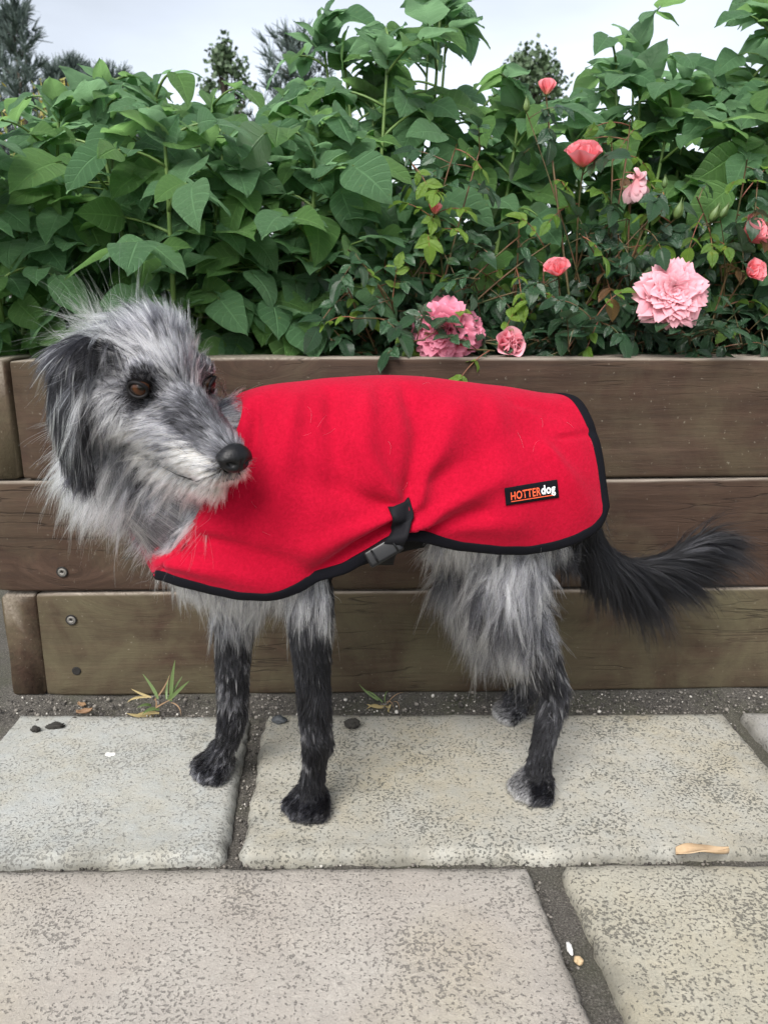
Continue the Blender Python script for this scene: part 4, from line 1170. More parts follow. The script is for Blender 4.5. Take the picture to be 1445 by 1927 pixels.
def fleece_mat():
    q = NT('red_fleece'); v = q.coord('Object')
    f1 = q.noise(v, 900, 3, 0.7); f2 = q.noise(v, 260, 4, 0.65, 0.4); f3 = q.noise(v, 22, 4)
    c = q.mix(q.ramp(f2, [(0.3, 0.0), (0.7, 1.0)]), (0.295, 0.0016, 0.015), (0.40, 0.0035, 0.024))
    c = q.mix(q.ramp(f3, [(0.4, 0.0), (0.7, 0.3)]), c, (0.25, 0.0013, 0.012))
    q.set(Base_Color=c, Roughness=0.95, Sheen_Weight=0.18, Sheen_Roughness=0.45, Sheen_Tint=(1.0, 0.20, 0.32))
    q.b.inputs['Specular IOR Level'].default_value = 0.1
    q.bump(q.math('ADD', q.math('MULTIPLY', f1, 0.4), q.math('MULTIPLY', f2, 0.8)), 0.0012, 0.8); return q.m
coat = link('coat', coat_me, dog, fleece_mat()); coat['label'] = 'red fleece dog coat edged with black binding'
coat_bvh = BVHTree.FromPolygons([tuple(v) for v in CP.reshape(-1, 3)], Fo)
M_BIND = flat('black_binding', (0.0045, 0.0045, 0.007), 0.9, Specular_IOR_Level=0.12)
M_WEB = flat('black_webbing', (0.004, 0.004, 0.006), 0.75, Specular_IOR_Level=0.2); M_PLAST = flat('black_plastic', (0.005, 0.005, 0.006), 0.32, Specular_IOR_Level=0.35)
# binding: folded tape over the near hem, the rear edge, the far hem
def ribbon(edge, inner, nrm, wd, name, mat, lift=0.0016, parent=None, m=7):
    """edge (n,3), inner: unit vectors into the cloth, nrm outward"""
    V = []
    for e, i_, n_ in zip(edge, inner, nrm):
        for k in range(m):
            t = k / (m - 1); V.append(e + i_ * (wd * (1 - t) - .0015 * (t > .99)) + n_ * lift * (math.sin(math.pi * min(1, t * .9 + .1)) ** .5))
        for k in range(m):
            t = k / (m - 1); V.append(e + i_ * (wd * t - .0015 * (t < .01)) - n_ * (TK + lift * (math.sin(math.pi * min(1, (1 - t) * .9 + .1)) ** .5)))
    return link(name, mesh(name, V, grid_faces(len(edge), 2 * m, 0, True)), parent, mat)
path = [(i, NP_ - 1) for i in range(cut, NT_)] + [(NT_ - 1, j) for j in range(NP_ - 2, 0, -1)] + [(i, 0) for i in range(NT_ - 1, cut - 1, -1)]
E = np.array([CP[p] for p in path]); NN = np.array([N1[p] for p in path])
tg = np.gradient(E, axis=0); k5 = np.ones(9) / 9
tg = np.stack([np.convolve(np.pad(tg[:, a], 4, 'edge'), k5, 'valid') for a in range(3)], 1); tg /= np.linalg.norm(tg, axis=1, keepdims=True)
IN = np.cross(NN, tg); cen = CP.reshape(-1, 3).mean(0)
sgn = np.sign((IN * (CP[np.clip([p[0] - (3 if p[0] == NT_ - 1 and 0 < p[1] < NP_ - 1 else 0) for p in path], 0, NT_ - 1), [min(max(p[1] + (-3 if p[1] == NP_ - 1 else (3 if p[1] == 0 else 0)), 0), NP_ - 1) for p in path]] - E)).sum(1)); sgn[sgn == 0] = 1
IN = IN * (1 if np.median(sgn) > 0 else -1)
ribbon(E, IN, NN, 0.0125, 'binding', M_BIND, parent=coat)

# map a flank pixel onto the coat
def on_coat(px, py, off=0.0015):
    d = ray(px, py).normalized(); h = coat_bvh.ray_cast(CAM, d)
    if h[0] is None: return None
    n_ = h[1] if h[1].dot(d) < 0 else -h[1]
    return h[0] + n_ * off
# brand patch with lettering
PC = [(948, 918), (1047, 902), (1050, 936), (951, 951)]           # tl tr br bl
def patch_px(u, v):
    a = [PC[0][k] * (1 - u) + PC[1][k] * u for k in (0, 1)]; b = [PC[3][k] * (1 - u) + PC[2][k] * u for k in (0, 1)]
    return (a[0] * (1 - v) + b[0] * v, a[1] * (1 - v) + b[1] * v)
def patch_pt(u, v, off): return on_coat(*patch_px(u, v), off)
V = [patch_pt(i / 24, j / 8, .0022) for i in range(25) for j in range(9)]
pm = mesh('brand_patch', V, grid_faces(25, 9)); po = link('brand_patch', pm, coat, M_BIND); md_ = po.modifiers.new('t', 'SOLIDIFY'); md_.thickness = 0.0012; md_.offset = -1 if pm.polygons[0].normal.y < 0 else 1
po['label'] = 'black woven patch with orange and white lettering'
M_ORG = flat('thread_orange', (0.80, 0.10, 0.03), 0.7); M_WHT = flat('thread_white', (0.80, 0.80, 0.82), 0.7)
def lettering(text, u0, u1, v0, v1, mat, extrude_bold=0.0):
    cu = bpy.data.curves.new('t', 'FONT'); cu.body = text; cu.size = 1.0; cu.offset = extrude_bold; cu.resolution_u = 3; cu.space_character = 1.05
    to = bpy.data.objects.new('t', cu); COL.objects.link(to); dg = bpy.context.evaluated_depsgraph_get()
    me = bpy.data.meshes.new_from_object(to.evaluated_get(dg)); bpy.data.objects.remove(to)
    bm = bmesh.new(); bm.from_mesh(me); bmesh.ops.triangulate(bm, faces=bm.faces)
    x0 = min(v.co.x for v in bm.verts); x1 = max(v.co.x for v in bm.verts); y0 = min(v.co.y for v in bm.verts); y1 = max(v.co.y for v in bm.verts)
    for v in bm.verts:
        uu = u0 + (u1 - u0) * (v.co.x - x0) / (x1 - x0); vv = v1 + (v0 - v1) * (v.co.y - y0) / (y1 - y0); v.co = patch_pt(uu, vv, .0034)
    bmesh.ops.recalc_face_normals(bm, faces=bm.faces); bm.to_mesh(me); bm.free()
    return link('lettering', me, coat, mat)
lettering('HOTTER', 0.09, 0.655, 0.26, 0.72, M_ORG, 0.012); lettering('dog', 0.665, 0.935, 0.20, 0.84, M_WHT, 0.028)
V = [patch_pt(0.09 + 0.83 * i / 20, v, .0034) for i in range(21) for v in (0.785, 0.825)]
link('lettering', mesh('lettering', V, grid_faces(21, 2)), coat, M_ORG)
# belly strap: webbing sewn on the flank, running under the belly, with a buckle
SL = [((733, 951), (774, 938)), ((736, 975), (777, 962)), ((739, 995), (777, 985)), ((735, 1008), (775, 1004)), ((723, 1020), (765, 1016))]
def strow(a, b, off): return [on_coat(a[0] + (b[0] - a[0]) * k / 4, a[1] + (b[1] - a[1]) * k / 4, off) for k in range(5)]
def lrow(a, b): return [a.lerp(b, k / 4) for k in range(5)]
rows = [strow(a, b, .0055) for a, b in SL[:3]]
h0 = on_coat(738, 1003, .006); h1 = on_coat(776, 996, .006)
rows.append(lrow(h0, h1))
rows.append(lrow(P(722, 1022, h0.y - .004), P(764, 1018, h1.y - .004)))
rows.append(lrow(P(705, 1044, h0.y + .030), P(745, 1044, h1.y + .030)))
rows.append(lrow(P(700, 1062, h0.y + .085), P(740, 1062, h1.y + .085)))
AA = catmull([[c for v in r for c in v] for r in rows], np.linspace(0, 1, 26))
V = [Vector(r[3 * j:3 * j + 3]) for r in AA for j in range(5)]
so = link('strap', mesh('strap', V, grid_faces(26, 5)), coat, M_WEB); md_ = so.modifiers.new('t', 'SOLIDIFY'); md_.thickness = 0.0022; md_.offset = 0
def boxmesh(c, ax, ay, az, bev):
    b = bmesh.new(); bmesh.ops.create_cube(b, size=1.0)
    for v in b.verts: v.co = Vector(c) + Vector(ax) * v.co.x + Vector(ay) * v.co.y + Vector(az) * v.co.z
    bmesh.ops.bevel(b, geom=b.edges[:], offset=bev, segments=3, affect='EDGES', profile=0.6)
    me = bpy.data.meshes.new('buckle'); b.to_mesh(me); b.free(); me.polygons.foreach_set('use_smooth', [True] * len(me.polygons)); return me
bc = P(722, 1037, h0.y - .002); ax = (P(757, 1016, h0.y) - P(692, 1054, h0.y - .004)); ln = ax.normalized(); az = Vector((0.05, -1, 0.35)); az = (az - ln * az.dot(ln)).normalized(); ay = az.cross(ln)
link('buckle', boxmesh(bc, ax * .95, ay * .021, az * .010, .0035), coat, M_PLAST)
bb = MB(); e0 = bc + ln * .015 + az * .006; bb.tube([e0 - ay * .008, e0 + az * .002, e0 + ay * .008], .0013, 6); e0 = bc - ln * .012 + az * .006; bb.tube([e0 - ay * .008, e0 + az * .002, e0 + ay * .008], .0013, 6)
link('buckle_bar', bb.build('buckle_bar', M_PLAST), coat)
# ================================================================== FUR
body_me.calc_loop_triangles()
BV = np.array([v.co[:] for v in body_me.vertices]); BT = np.array([t.vertices[:] for t in body_me.loop_triangles])
body_bvh = BVHTree.FromPolygons([tuple(v) for v in BV], [tuple(int(i) for i in t) for t in BT])
TRI = BV[BT]; TC = TRI.mean(1); TN = np.cross(TRI[:, 1] - TRI[:, 0], TRI[:, 2] - TRI[:, 0]); TA = np.linalg.norm(TN, axis=1) / 2; TN /= np.linalg.norm(TN, axis=1, keepdims=True) + 1e-12
P0 = np.array([npv(p[0]) for p in PR]); P1 = np.array([npv(p[2]) for p in PR]); R0 = np.array([p[1] for p in PR]); R1 = np.array([p[3] for p in PR]); RG = [p[4] for p in PR]
def classify(pts):
    D = P1 - P0; L2 = (D ** 2).sum(1); best = np.full(len(pts), 9.0); bi = np.zeros(len(pts), int)
    jit = 0.008 * vnoise(pts * 55) + 0.014 * RNG.normal(size=len(pts))
    for k in range(len(PR)):
        t = np.clip(((pts - P0[k]) @ D[k]) / L2[k], 0, 1); c = P0[k] + t[:, None] * D[k]
        d = np.linalg.norm(pts - c, axis=1) - (R0[k] + (R1[k] - R0[k]) * t) + jit * (((k * 7919) % 13) / 13 - .5)
        m = d < best; best[m] = d[m]; bi[m] = k
    return bi, best
bi, bd = classify(TC)
TREG = np.array([RG[i] for i in bi], dtype=object); TREG[bd > 0.016] = 'torso'
# covered by the coat?
hem_pts = [tuple(e) for e in E[::2]]
hkd = KDTree(len(hem_pts))
for i, e in enumerate(hem_pts): hkd.insert(e, i)
hkd.balance()
ckd = KDTree(NP_)
for i in range(NP_): ckd.insert(CP[0, i], i)
ckd.balance()
COVER = np.zeros(len(TC), bool); COLD = np.full(len(TC), 9.0); HEMD = np.full(len(TC), 9.0)
for i in range(len(TC)):
    h = coat_bvh.ray_cast(Vector(TC[i]) + Vector(TN[i]) * .0005, Vector(TN[i]), 0.030)
    if h[0] is not None:
        COVER[i] = True; HEMD[i] = hkd.find(TC[i])[2]; COLD[i] = ckd.find(TC[i])[2]
BLK, CHA, GRY, LGT, WHI, BEI = [np.array(c) for c in ((.0022, .0022, .0032), (.0085, .0085, .0115), (.070, .071, .082), (.30, .30, .33), (.66, .655, .66), (.50, .43, .34))]
def V3(v): return npv(Vector(v).normalized())
down = np.array((0, 0, -1.0))
# region: comb, length, lift, gravity, density per m2, curl, clump, palette [(root, tip, weight)], radius mm
R_ = {
 'crown': (V3(HD(-.90, 0, .15)), .050, .18, .16, 480e3, .22, .36, [(LGT, WHI, .58), (GRY, WHI, .26), (GRY, LGT, .12), (CHA, GRY, .04)], .24),
 'brow': (V3(HD(-.75, 0, .55)), .024, .16, .05, 800e3, .14, .40, [(CHA, GRY, .28), (GRY, LGT, .38), (GRY, WHI, .16), (BLK, CHA, .18)], .19),
 'eyebrow': (V3(HD(-.55, 0, .50)), .017, .22, .00, 900e3, .10, .40, [(BLK, CHA, .34), (CHA, GRY, .34), (GRY, LGT, .32)], .18),
 'cheek': (V3(HD(-.60, 0, -.75)), .046, .12, .35, 500e3, .20, .52, [(CHA, GRY, .22), (GRY, LGT, .36), (GRY, WHI, .26), (BLK, CHA, .16)], .22),
 'bridge': (V3(HD(-.85, 0, .05)), .0120, .10, .00, 1100e3, .07, .35, [(CHA, GRY, .46), (GRY, LGT, .28), (BLK, CHA, .26)], .17),
 'muzzle': (V3(HD(-.85, 0, -.42)), .022, .10, .12, 950e3, .12, .50, [(CHA, GRY, .12), (GRY, LGT, .36), (BEI, WHI, .44), (CHA, LGT, .08)], .19),
 'lip': (V3(HD(-.75, 0, -.45)), .0140, .14, .08, 1100e3, .10, .40, [(BEI, WHI, .66), (GRY, WHI, .22), (GRY, LGT, .12)], .18),
 'chin': (V3(HD(-.65, 0, -.60)), .020, .12, .30, 900e3, .14, .50, [(BEI, WHI, .52), (GRY, WHI, .30), (CHA, GRY, .18)], .18),
 'ear': (V3((-.04, -.05, -1)), .034, .04, .30, 700e3, .08, .45, [(BLK, BLK, .70), (BLK, CHA, .18), (CHA, GRY, .06), (GRY, LGT, .06)], .20),
 'neck': (V3((-.55, -.15, -.80)), .056, .24, .40, 360e3, .18, .66, [(CHA, GRY, .28), (GRY, LGT, .40), (GRY, WHI, .20), (BLK, CHA, .12)], .25),
 'throat': (V3((-.25, -.10, -1)), .046, .16, .45, 380e3, .18, .66, [(CHA, GRY, .40), (GRY, LGT, .32), (GRY, WHI, .10), (BLK, CHA, .18)], .25),
 'ruff': (V3((-.75, -.05, -.70)), .060, .26, .30, 420e3, .18, .66, [(GRY, LGT, .40), (GRY, WHI, .38), (CHA, GRY, .22)], .26),
 'beard':  (V3(HD(-.80, 0, -.50)), .040, .12, .30, 560e3, .20, .55, [(BEI, WHI, .36), (GRY, WHI, .34), (GRY, LGT, .30)], .21),
 'chest':  (V3((-.20, -.10, -1)), .038, .16, .35, 420e3, .16, .68, [(GRY, LGT, .46), (GRY, WHI, .30), (CHA, GRY, .24)], .27),
 'torso':  (V3((-.12, -.10, -1)), .040, .12, .35, 420e3, .16, .68, [(GRY, LGT, .46), (GRY, WHI, .28), (CHA, GRY, .26)], .27),
 'foreleg': (V3((0, 0, -1)), .0115, .15, .05, 800e3, .08, .45, [(BLK, BLK, .44), (BLK, CHA, .38), (CHA, GRY, .14), (GRY, LGT, .04)], .20),
 'paw': (V3((-.5, -.8, -.35)), .0062, .14, .05, 1200e3, .05, .40, [(BLK, CHA, .46), (CHA, GRY, .34), (GRY, LGT, .20)], .17),
 'thigh': (V3((.02, -.10, -1)), .052, .12, .30, 380e3, .32, .70, [(CHA, GRY, .36), (GRY, LGT, .36), (GRY, WHI, .10), (BLK, CHA, .18)], .25),
 'farthigh':(V3((-.25, -.1, -1)), .055, .18, .35, 330e3, .20, .75, [(CHA, GRY, .5), (GRY, LGT, .5)], .27),
 'gaskin': (V3((-.05, -.05, -1)), .018, .12, .20, 700e3, .12, .50, [(BLK, BLK, .40), (BLK, CHA, .36), (CHA, GRY, .16), (GRY, LGT, .08)], .22),
 'hindleg': (V3((0, 0, -1)), .0110, .15, .05, 800e3, .07, .45, [(BLK, BLK, .52), (BLK, CHA, .38), (CHA, GRY, .10)], .20),
 'hindpaw': (V3((-.7, -.6, -.35)), .0062, .14, .05, 1200e3, .05, .40, [(BLK, CHA, .66), (CHA, GRY, .24), (GRY, WHI, .10)], .17),
 'rump': (V3((.25, 0, -1)), .045, .12, .30, 380e3, .14, .65, [(BLK, CHA, .7), (CHA, GRY, .2), (GRY, LGT, .1)], .25),
 'tail': (V3((1, 0, -.2)), .074, .14, .17, 1300e3, .10, .50, [(BLK, BLK, .80), (BLK, CHA, .19), (CHA, GRY, .01)], .25),
}
AREA_OF = {'head_fur': ('crown', 'brow', 'eyebrow', 'cheek', 'bridge', 'muzzle', 'lip', 'chin', 'beard'), 'ear_fur': ('ear',), 'neck_fur': ('neck', 'throat', 'ruff'),
           'chest_fur': ('chest', 'torso'), 'leg_fur': ('foreleg', 'paw', 'hindleg', 'hindpaw', 'gaskin'), 'thigh_fur': ('thigh', 'farthigh', 'rump'), 'tail_fur': ('tail',)}
HEADSET = set(AREA_OF['head_fur'] + AREA_OF['ear_fur'] + AREA_OF['neck_fur'])
NOSEC = npv(HP(.121, 0, -.030)); EY = [npv(e) for e in EYES]
def sample(mask, n):
    idx = np.nonzero(mask)[0]; p = TA[idx] / TA[idx].sum(); t = RNG.choice(idx, n, p=p)
    a, b = RNG.random(n), RNG.random(n); f = a + b > 1; a[f], b[f] = 1 - a[f], 1 - b[f]
    q = TRI[t]; return q[:, 0] + a[:, None] * (q[:, 1] - q[:, 0]) + b[:, None] * (q[:, 2] - q[:, 0]), t
K = 9
DLEG = (P1 - P0) / (np.linalg.norm(P1 - P0, axis=1, keepdims=True) + 1e-9)
def comb_at(reg, pts, tri, nrm):
    c = np.repeat(R_[reg][0][None], len(pts), 0).copy()
    if reg in ('foreleg', 'hindleg', 'gaskin', 'tail'): c = DLEG[bi[tri]] * (1.0 if reg == 'tail' else .8) + (0.30 if reg == 'tail' else .3) * down
    if reg == 'crown':      # parting: sweep away from the midline, tousled
        l = (pts - npv(HO)) @ npv(HL); c = c + np.sign(l)[:, None] * npv(HL) * np.clip(np.abs(l) / .03, 0, 1)[:, None] * .40 - np.array([[.25, 0, 0]])
    if reg in ('muzzle', 'cheek', 'brow', 'bridge', 'eyebrow'):
        l = (pts - npv(HO)) @ npv(HL); c = c + (np.clip(l / .02, -1, 1) * (.35 if reg != 'cheek' else .15))[:, None] * npv(HL)
    if reg == 'thigh': c = c + np.where(pts[:, :1] > 0.24, 0.25, -0.05) * np.array([[1.0, 0, 0]])
    return c
def len_at(reg, pts, n):
    L = R_[reg][1] * np.clip(RNG.normal(1, .22, n), .4, 1.7)
    de = np.minimum(np.linalg.norm(pts - EY[0], axis=1), np.linalg.norm(pts - EY[1], axis=1))
    L = L * np.clip((de - .010) / .030, .16, 1)
    if reg in ('cheek',):
        f = (pts - npv(HO)) @ npv(HF); L = L * np.clip(.45 + (-f) / .07, .4, 1.15) * np.clip(1.9 + f / .06, .45, 1)
    if reg == 'crown':
        f = (pts - npv(HO)) @ npv(HF); L = L * np.clip(.55 + (-f - .03) / .05, .5, 1.25)
    if reg == 'muzzle':
        f = (pts - npv(HO)) @ npv(HF); L = L * np.clip(1.5 - f / .06, .7, 1.6)
    if reg in ('neck', 'throat', 'ruff'):
        _, ty_ = project(pts); L = L * np.clip(1 - (ty_ - 890) / 180, .45, 1)
    if reg == 'thigh':
        tx_, _ = project(pts); L = L * np.clip(1.1 - (tx_ - 960) / 160, .55, 1.1)
    if reg == 'tail':
        L = L * np.clip(.45 + (pts[:, 0] - TAIL[0].x) / .10, .5, 1.15)
    return L
fur_objs = []
# normals of coat faces pointing outward
def coat_push(p, m):
    loc, nor, idx, dist = coat_bvh.find_nearest(Vector(p), 0.06)
    if loc is None: return p
    i, j = idx // (NP_ - 1), idx % (NP_ - 1); n_ = N1[i, j]; sd_ = float((p - npv(loc)) @ n_)
    if sd_ < m and sd_ > -.004: return npv(loc) + n_ * m
    return p
def M_FUR():
    m = bpy.data.materials.new('dog_fur'); m.use_nodes = True; t = m.node_tree; t.nodes.clear()
    o = t.nodes.new('ShaderNodeOutputMaterial'); h = t.nodes.new('ShaderNodeBsdfHairPrincipled'); a = t.nodes.new('ShaderNodeAttribute'); a.attribute_name = 'fur_colour'
    h.parametrization = 'COLOR'; t.links.new(a.outputs['Color'], h.inputs['Color']); h.inputs['Roughness'].default_value = 0.38; h.inputs['Radial Roughness'].default_value = 0.55; h.inputs['IOR'].default_value = 1.40
    t.links.new(h.outputs[0], o.inputs['Surface']); return m
MFUR = M_FUR()
tt = np.linspace(0, 1, K)
WISP = {'crown': .12, 'brow': .07, 'cheek': .16, 'ear': .07, 'neck': .14, 'throat': .12, 'ruff': .14, 'beard': .15, 'muzzle': .07, 'chest': .12, 'torso': .12, 'thigh': .16, 'farthigh': .12, 'gaskin': .05, 'foreleg': .008, 'eyebrow': .05}
DENS = 1.3
for part, regs in AREA_OF.items():
    allP, allC, allR = [], [], []
    for reg in regs:
        comb, Lb, lift, grav, dens, curl, clump, pal, rad = R_[reg]
        m = TREG == reg
        if reg in HEADSET: m &= ~(COVER & (COLD > .050))
        else: m &= ~(COVER & (HEMD > (.040 if reg in ('torso', 'chest', 'thigh', 'rump', 'farthigh') else .02)))
        if reg in ('torso', 'chest', 'thigh', 'farthigh', 'rump'):
            tpx, tpy = project(TC)
            m &= ~((tpx > 618) & (tpx < 815) & (tpy < 1120)) & ~((tpx > 1085) & (tpy < 1010)) & ~((TREG == 'torso') & (tpx > 1060))
        if reg == 'chest': m &= tpx > 300
        if not m.any(): continue
        area = TA[m].sum(); n = int(area * dens * DENS)
        if n < 20: continue
        ng = max(12, int(n / 14))
        gp, gt = sample(m, ng)
        cp, ct = sample(m, n)
        def keep(pts):
            k = np.ones(len(pts), bool)
            for e in EY: k &= np.linalg.norm(pts - e, axis=1) > .0128
            k &= ((pts - NOSEC) @ npv(HF) < -.004) | (np.linalg.norm(pts - NOSEC, axis=1) > .030)
            return k
        kk = keep(gp); gp, gt = gp[kk], gt[kk]; kk = keep(cp); cp, ct = cp[kk], ct[kk]
        n, ng = len(cp), len(gp)
        gn = TN[gt]; gc = comb_at(reg, gp, gt, gn); gc = gc / np.linalg.norm(gc, axis=1, keepdims=True)
        gc = gc - gn * (gc * gn).sum(1, keepdims=True); gc /= np.linalg.norm(gc, axis=1, keepdims=True) + 1e-6
        tw = vnoise(gp * 26)[:, None] * np.cross(gn, gc) * 1.1
        lf = np.where(COVER[gt], .03, lift)[:, None] * np.clip(RNG.normal(1, .3, (ng, 1)), .3, 2)
        d = gc * (1 - lf) + gn * lf + tw * .6 + RNG.normal(0, curl * .7, (ng, 3)); d /= np.linalg.norm(d, axis=1, keepdims=True)
        GL = len_at(reg, gp, ng) * (1 + .30 * vnoise(gp * 40 + 5))
        GPs = np.zeros((ng, K, 3)); GPs[:, 0] = gp
        for g_ in range(ng):
            p = gp[g_] + gn[g_] * .0004; cov_ = COVER[gt[g_]]; dd = d[g_]; seg = GL[g_] / (K - 1); w_ = RNG.normal(0, 1, 3)
            for k in range(1, K):
                dd = dd + down * grav * .35 * (GL[g_] / .05) + curl * .55 * np.array([math.sin(k * 1.3 + w_[0] * 3), math.sin(k * 1.1 + w_[1] * 3), math.sin(k * 1.2 + w_[2] * 3)])
                dd = dd / np.linalg.norm(dd); q = p + dd * seg
                loc, nor, ix, dist = body_bvh.find_nearest(Vector(q), 0.05)
                if loc is not None:
                    mrg = .0008 + .0045 * (k / K) * (Lb / .05) ; sd_ = (Vector(q) - loc).dot(nor)
                    if sd_ < mrg: q = npv(loc + nor * mrg)
                if reg in HEADSET and not cov_: q = coat_push(q, .003)
                if q[2] < .002: q[2] = .002
                v_ = q - p; dd = .5 * dd + .5 * v_ / (np.linalg.norm(v_) + 1e-9); p = q; GPs[g_, k] = q
        # colours per lock
        wts = np.array([c[2] for c in pal]); wts = wts / wts.sum()
        streak = np.clip(.5 + 1.15 * vnoise(gp * 34 + 17) + .26 * RNG.normal(size=ng), 0, .999)
        order = np.argsort([(c[1]).mean() for c in pal]); cw = np.cumsum(wts[order]); gcol = order[np.minimum(np.searchsorted(cw, streak), len(pal) - 1)]
        wisp = RNG.random(ng) < WISP.get(reg, 0)
        kd = KDTree(ng)
        for i in range(ng): kd.insert(gp[i], i)
        kd.balance()
        gi = np.empty(n, int)
        for i in range(n):
            f = kd.find_n(cp[i], 2); gi[i] = f[0][1] if (len(f) < 2 or RNG.random() < .75) else f[1][1]
        off = cp - gp[gi]; ls = np.clip(RNG.normal(.96, .17, n), .35, 1.35)
        fly = RNG.random(n) < (.11 if reg == 'crown' else .06); ls[fly] *= RNG.uniform(1.0, 1.75 if reg == 'crown' else 1.35, fly.sum())
        wsp = wisp[gi] & ~fly; ls[wsp] *= 1.22
        shape = (GPs[gi] - GPs[gi][:, :1]) * ls[:, None, None]
        cl = clump * np.clip(RNG.normal(1, .3, n), 0, 1.25); cl[fly] *= .2; cl[wsp] = np.clip(RNG.normal(.97, .05, wsp.sum()), .8, 1)
        wgt = (cl[:, None] * tt[None, :] ** .8)[..., None]
        pts = gp[gi][:, None] + shape + off[:, None] * (1 - np.clip(wgt, 0, 1))
        amp = Lb * curl * .16 * np.where(fly, 3.0, 1.0)
        ph_ = RNG.uniform(0, 6.28, (n, 3)); fr = RNG.uniform(3, 8, (n, 1, 1))
        pts += amp[:, None, None] * (tt ** 1.2)[None, :, None] * np.sin(fr * tt[None, :, None] + ph_[:, None, :])
        if fly.any(): pts[fly] += (RNG.normal(0, .16, (fly.sum(), 3)) * Lb)[:, None, :] * (tt ** 1.5)[None, :, None]
        pts[..., 2] = np.maximum(pts[..., 2], .0015)
        ci = np.where(RNG.random(n) < .80, gcol[gi], RNG.choice(len(pal), n, p=wts))
        c0 = np.array([c[0] for c in pal])[ci]; c1 = np.array([c[1] for c in pal])[ci]
        c0[wsp] = GRY * 1.6; c1[wsp] = WHI * 1.05
        br = np.clip(RNG.normal(1, .18, (n, 1, 1)), .5, 1.6)
        colr = (c0[:, None] + (c1 - c0)[:, None] * np.clip(tt * 1.35 - .12, 0, 1)[None, :, None]) * br
        if reg == 'hindpaw':     # white toes
            fwd = np.clip(((cp[:, 0] * -1) - np.where(cp[:, 1] < -.25, -(P(996, 1480, -.31).x), -(P(965, 1318, -.10).x))) / .012, 0, 1)
            colr = colr * (1 - fwd[:, None, None] * .85) + (fwd[:, None, None] * .85) * (GRY + (WHI - GRY) * (tt[:, None]))[None]
        if reg == 'cheek' or reg == 'brow':   # darker round the eye
            de = np.minimum(np.linalg.norm(cp - EY[0], axis=1), np.linalg.norm(cp - EY[1], axis=1)); dk = np.clip(1 - (de - .014) / .016, 0, 1)[:, None, None]
            colr = colr * (1 - .8 * dk) + .8 * dk * CHA
        rr = rad * .86e-3 * np.clip(RNG.normal(1, .2, n), .5, 1.6)
        rads = rr[:, None] * (1 - .85 * tt[None, :] ** 1.6)
        allP.append(pts); allC.append(colr); allR.append(rads)
    if not allP: continue
    Pn = np.concatenate(allP); Cn = np.concatenate(allC); Rn = np.concatenate(allR); N_ = len(Pn)
    hc = bpy.data.hair_curves.new(part); hc.add_curves([K] * N_)
    hc.attributes['position'].data.foreach_set('vector', Pn.astype(np.float32).ravel())
    ra = hc.attributes.new('radius', 'FLOAT', 'POINT'); ra.data.foreach_set('value', Rn.astype(np.float32).ravel())
    ca = hc.attributes.new('fur_colour', 'FLOAT_COLOR', 'POINT'); ca.data.foreach_set('color', np.concatenate([Cn, np.ones((N_, K, 1))], -1).astype(np.float32).ravel())
    hc.materials.append(MFUR)
    o = link(part, hc, dog)
    print('FUR', part, N_)

# stray dog hairs caught on the fleece
sh_p = []
for k in range(16):
    for _ in range(8):
        i = int(RNG.integers(8, NT_ - 8)); j = int(RNG.integers(NP_ // 2 + 8, NP_ - 10))
        if RNG.random() < (1.0 if i < 70 else .35): break
    p = CP[i, j] + N1[i, j] * .0012; d_ = RNG.normal(0, 1, 3); d_ -= N1[i, j] * (d_ @ N1[i, j]); d_ /= np.linalg.norm(d_); e_ = np.cross(N1[i, j], d_); L = RNG.uniform(.008, .026); c_ = RNG.normal(0, .5)
    sh_p.append([p + d_ * L * t + e_ * L * c_ * t * t + N1[i, j] * .0014 * math.sin(3.14 * t) for t in tt])
hc = bpy.data.hair_curves.new('stray_hair'); hc.add_curves([K] * len(sh_p))
hc.attributes['position'].data.foreach_set('vector', np.array(sh_p, np.float32).ravel())
ra = hc.attributes.new('radius', 'FLOAT', 'POINT'); ra.data.foreach_set('value', np.full(len(sh_p) * K, .00008, np.float32))
ca = hc.attributes.new('fur_colour', 'FLOAT_COLOR', 'POINT'); ca.data.foreach_set('color', np.tile(np.array([.55, .52, .50, 1], np.float32), len(sh_p) * K))
hc.materials.append(MFUR); link('stray_hair', hc, coat)
# ================================================================== SMALL THINGS ON THE PAVING
M_BLADE = leaf_mat('grass_blade', (0.07, 0.13, 0.035), (0.11, 0.18, 0.05), (0.12, 0.18, 0.06), 0.5, 0.25, veins=False)
M_STRAW = leaf_mat('grass_dry', (0.32, 0.24, 0.10), (0.46, 0.36, 0.15), (0.38, 0.30, 0.14), 0.7, 0.2, veins=False)
M_REDST = leaf_mat('grass_stalk', (0.20, 0.11, 0.06), (0.28, 0.18, 0.09), (0.24, 0.15, 0.08), 0.7, 0.1, veins=False)
def blade(par, a, b, c, w_, mat, name='blade'):
    pts = bez(Vector(a), Vector(b), Vector(c), 8); V = []
    d0 = (pts[-1] - pts[0]); sd_ = d0.cross(Vector((0.1, -1, 0.15))).normalized()
    for i, p in enumerate(pts):
        t = i / 7; ww = w_ * (0.55 + 0.45 * math.sin(min(1, t * 2.2) * 1.57)) * (1 - t ** 2.5) + 0.0002
        V += [p - sd_ * ww, p + Vector((0, 0.0012, 0)) * (1 - t), p + sd_ * ww]
    me = mesh('blade', V, grid_faces(8, 3), True, mat); return link(name, me, par)
Yt = -0.055
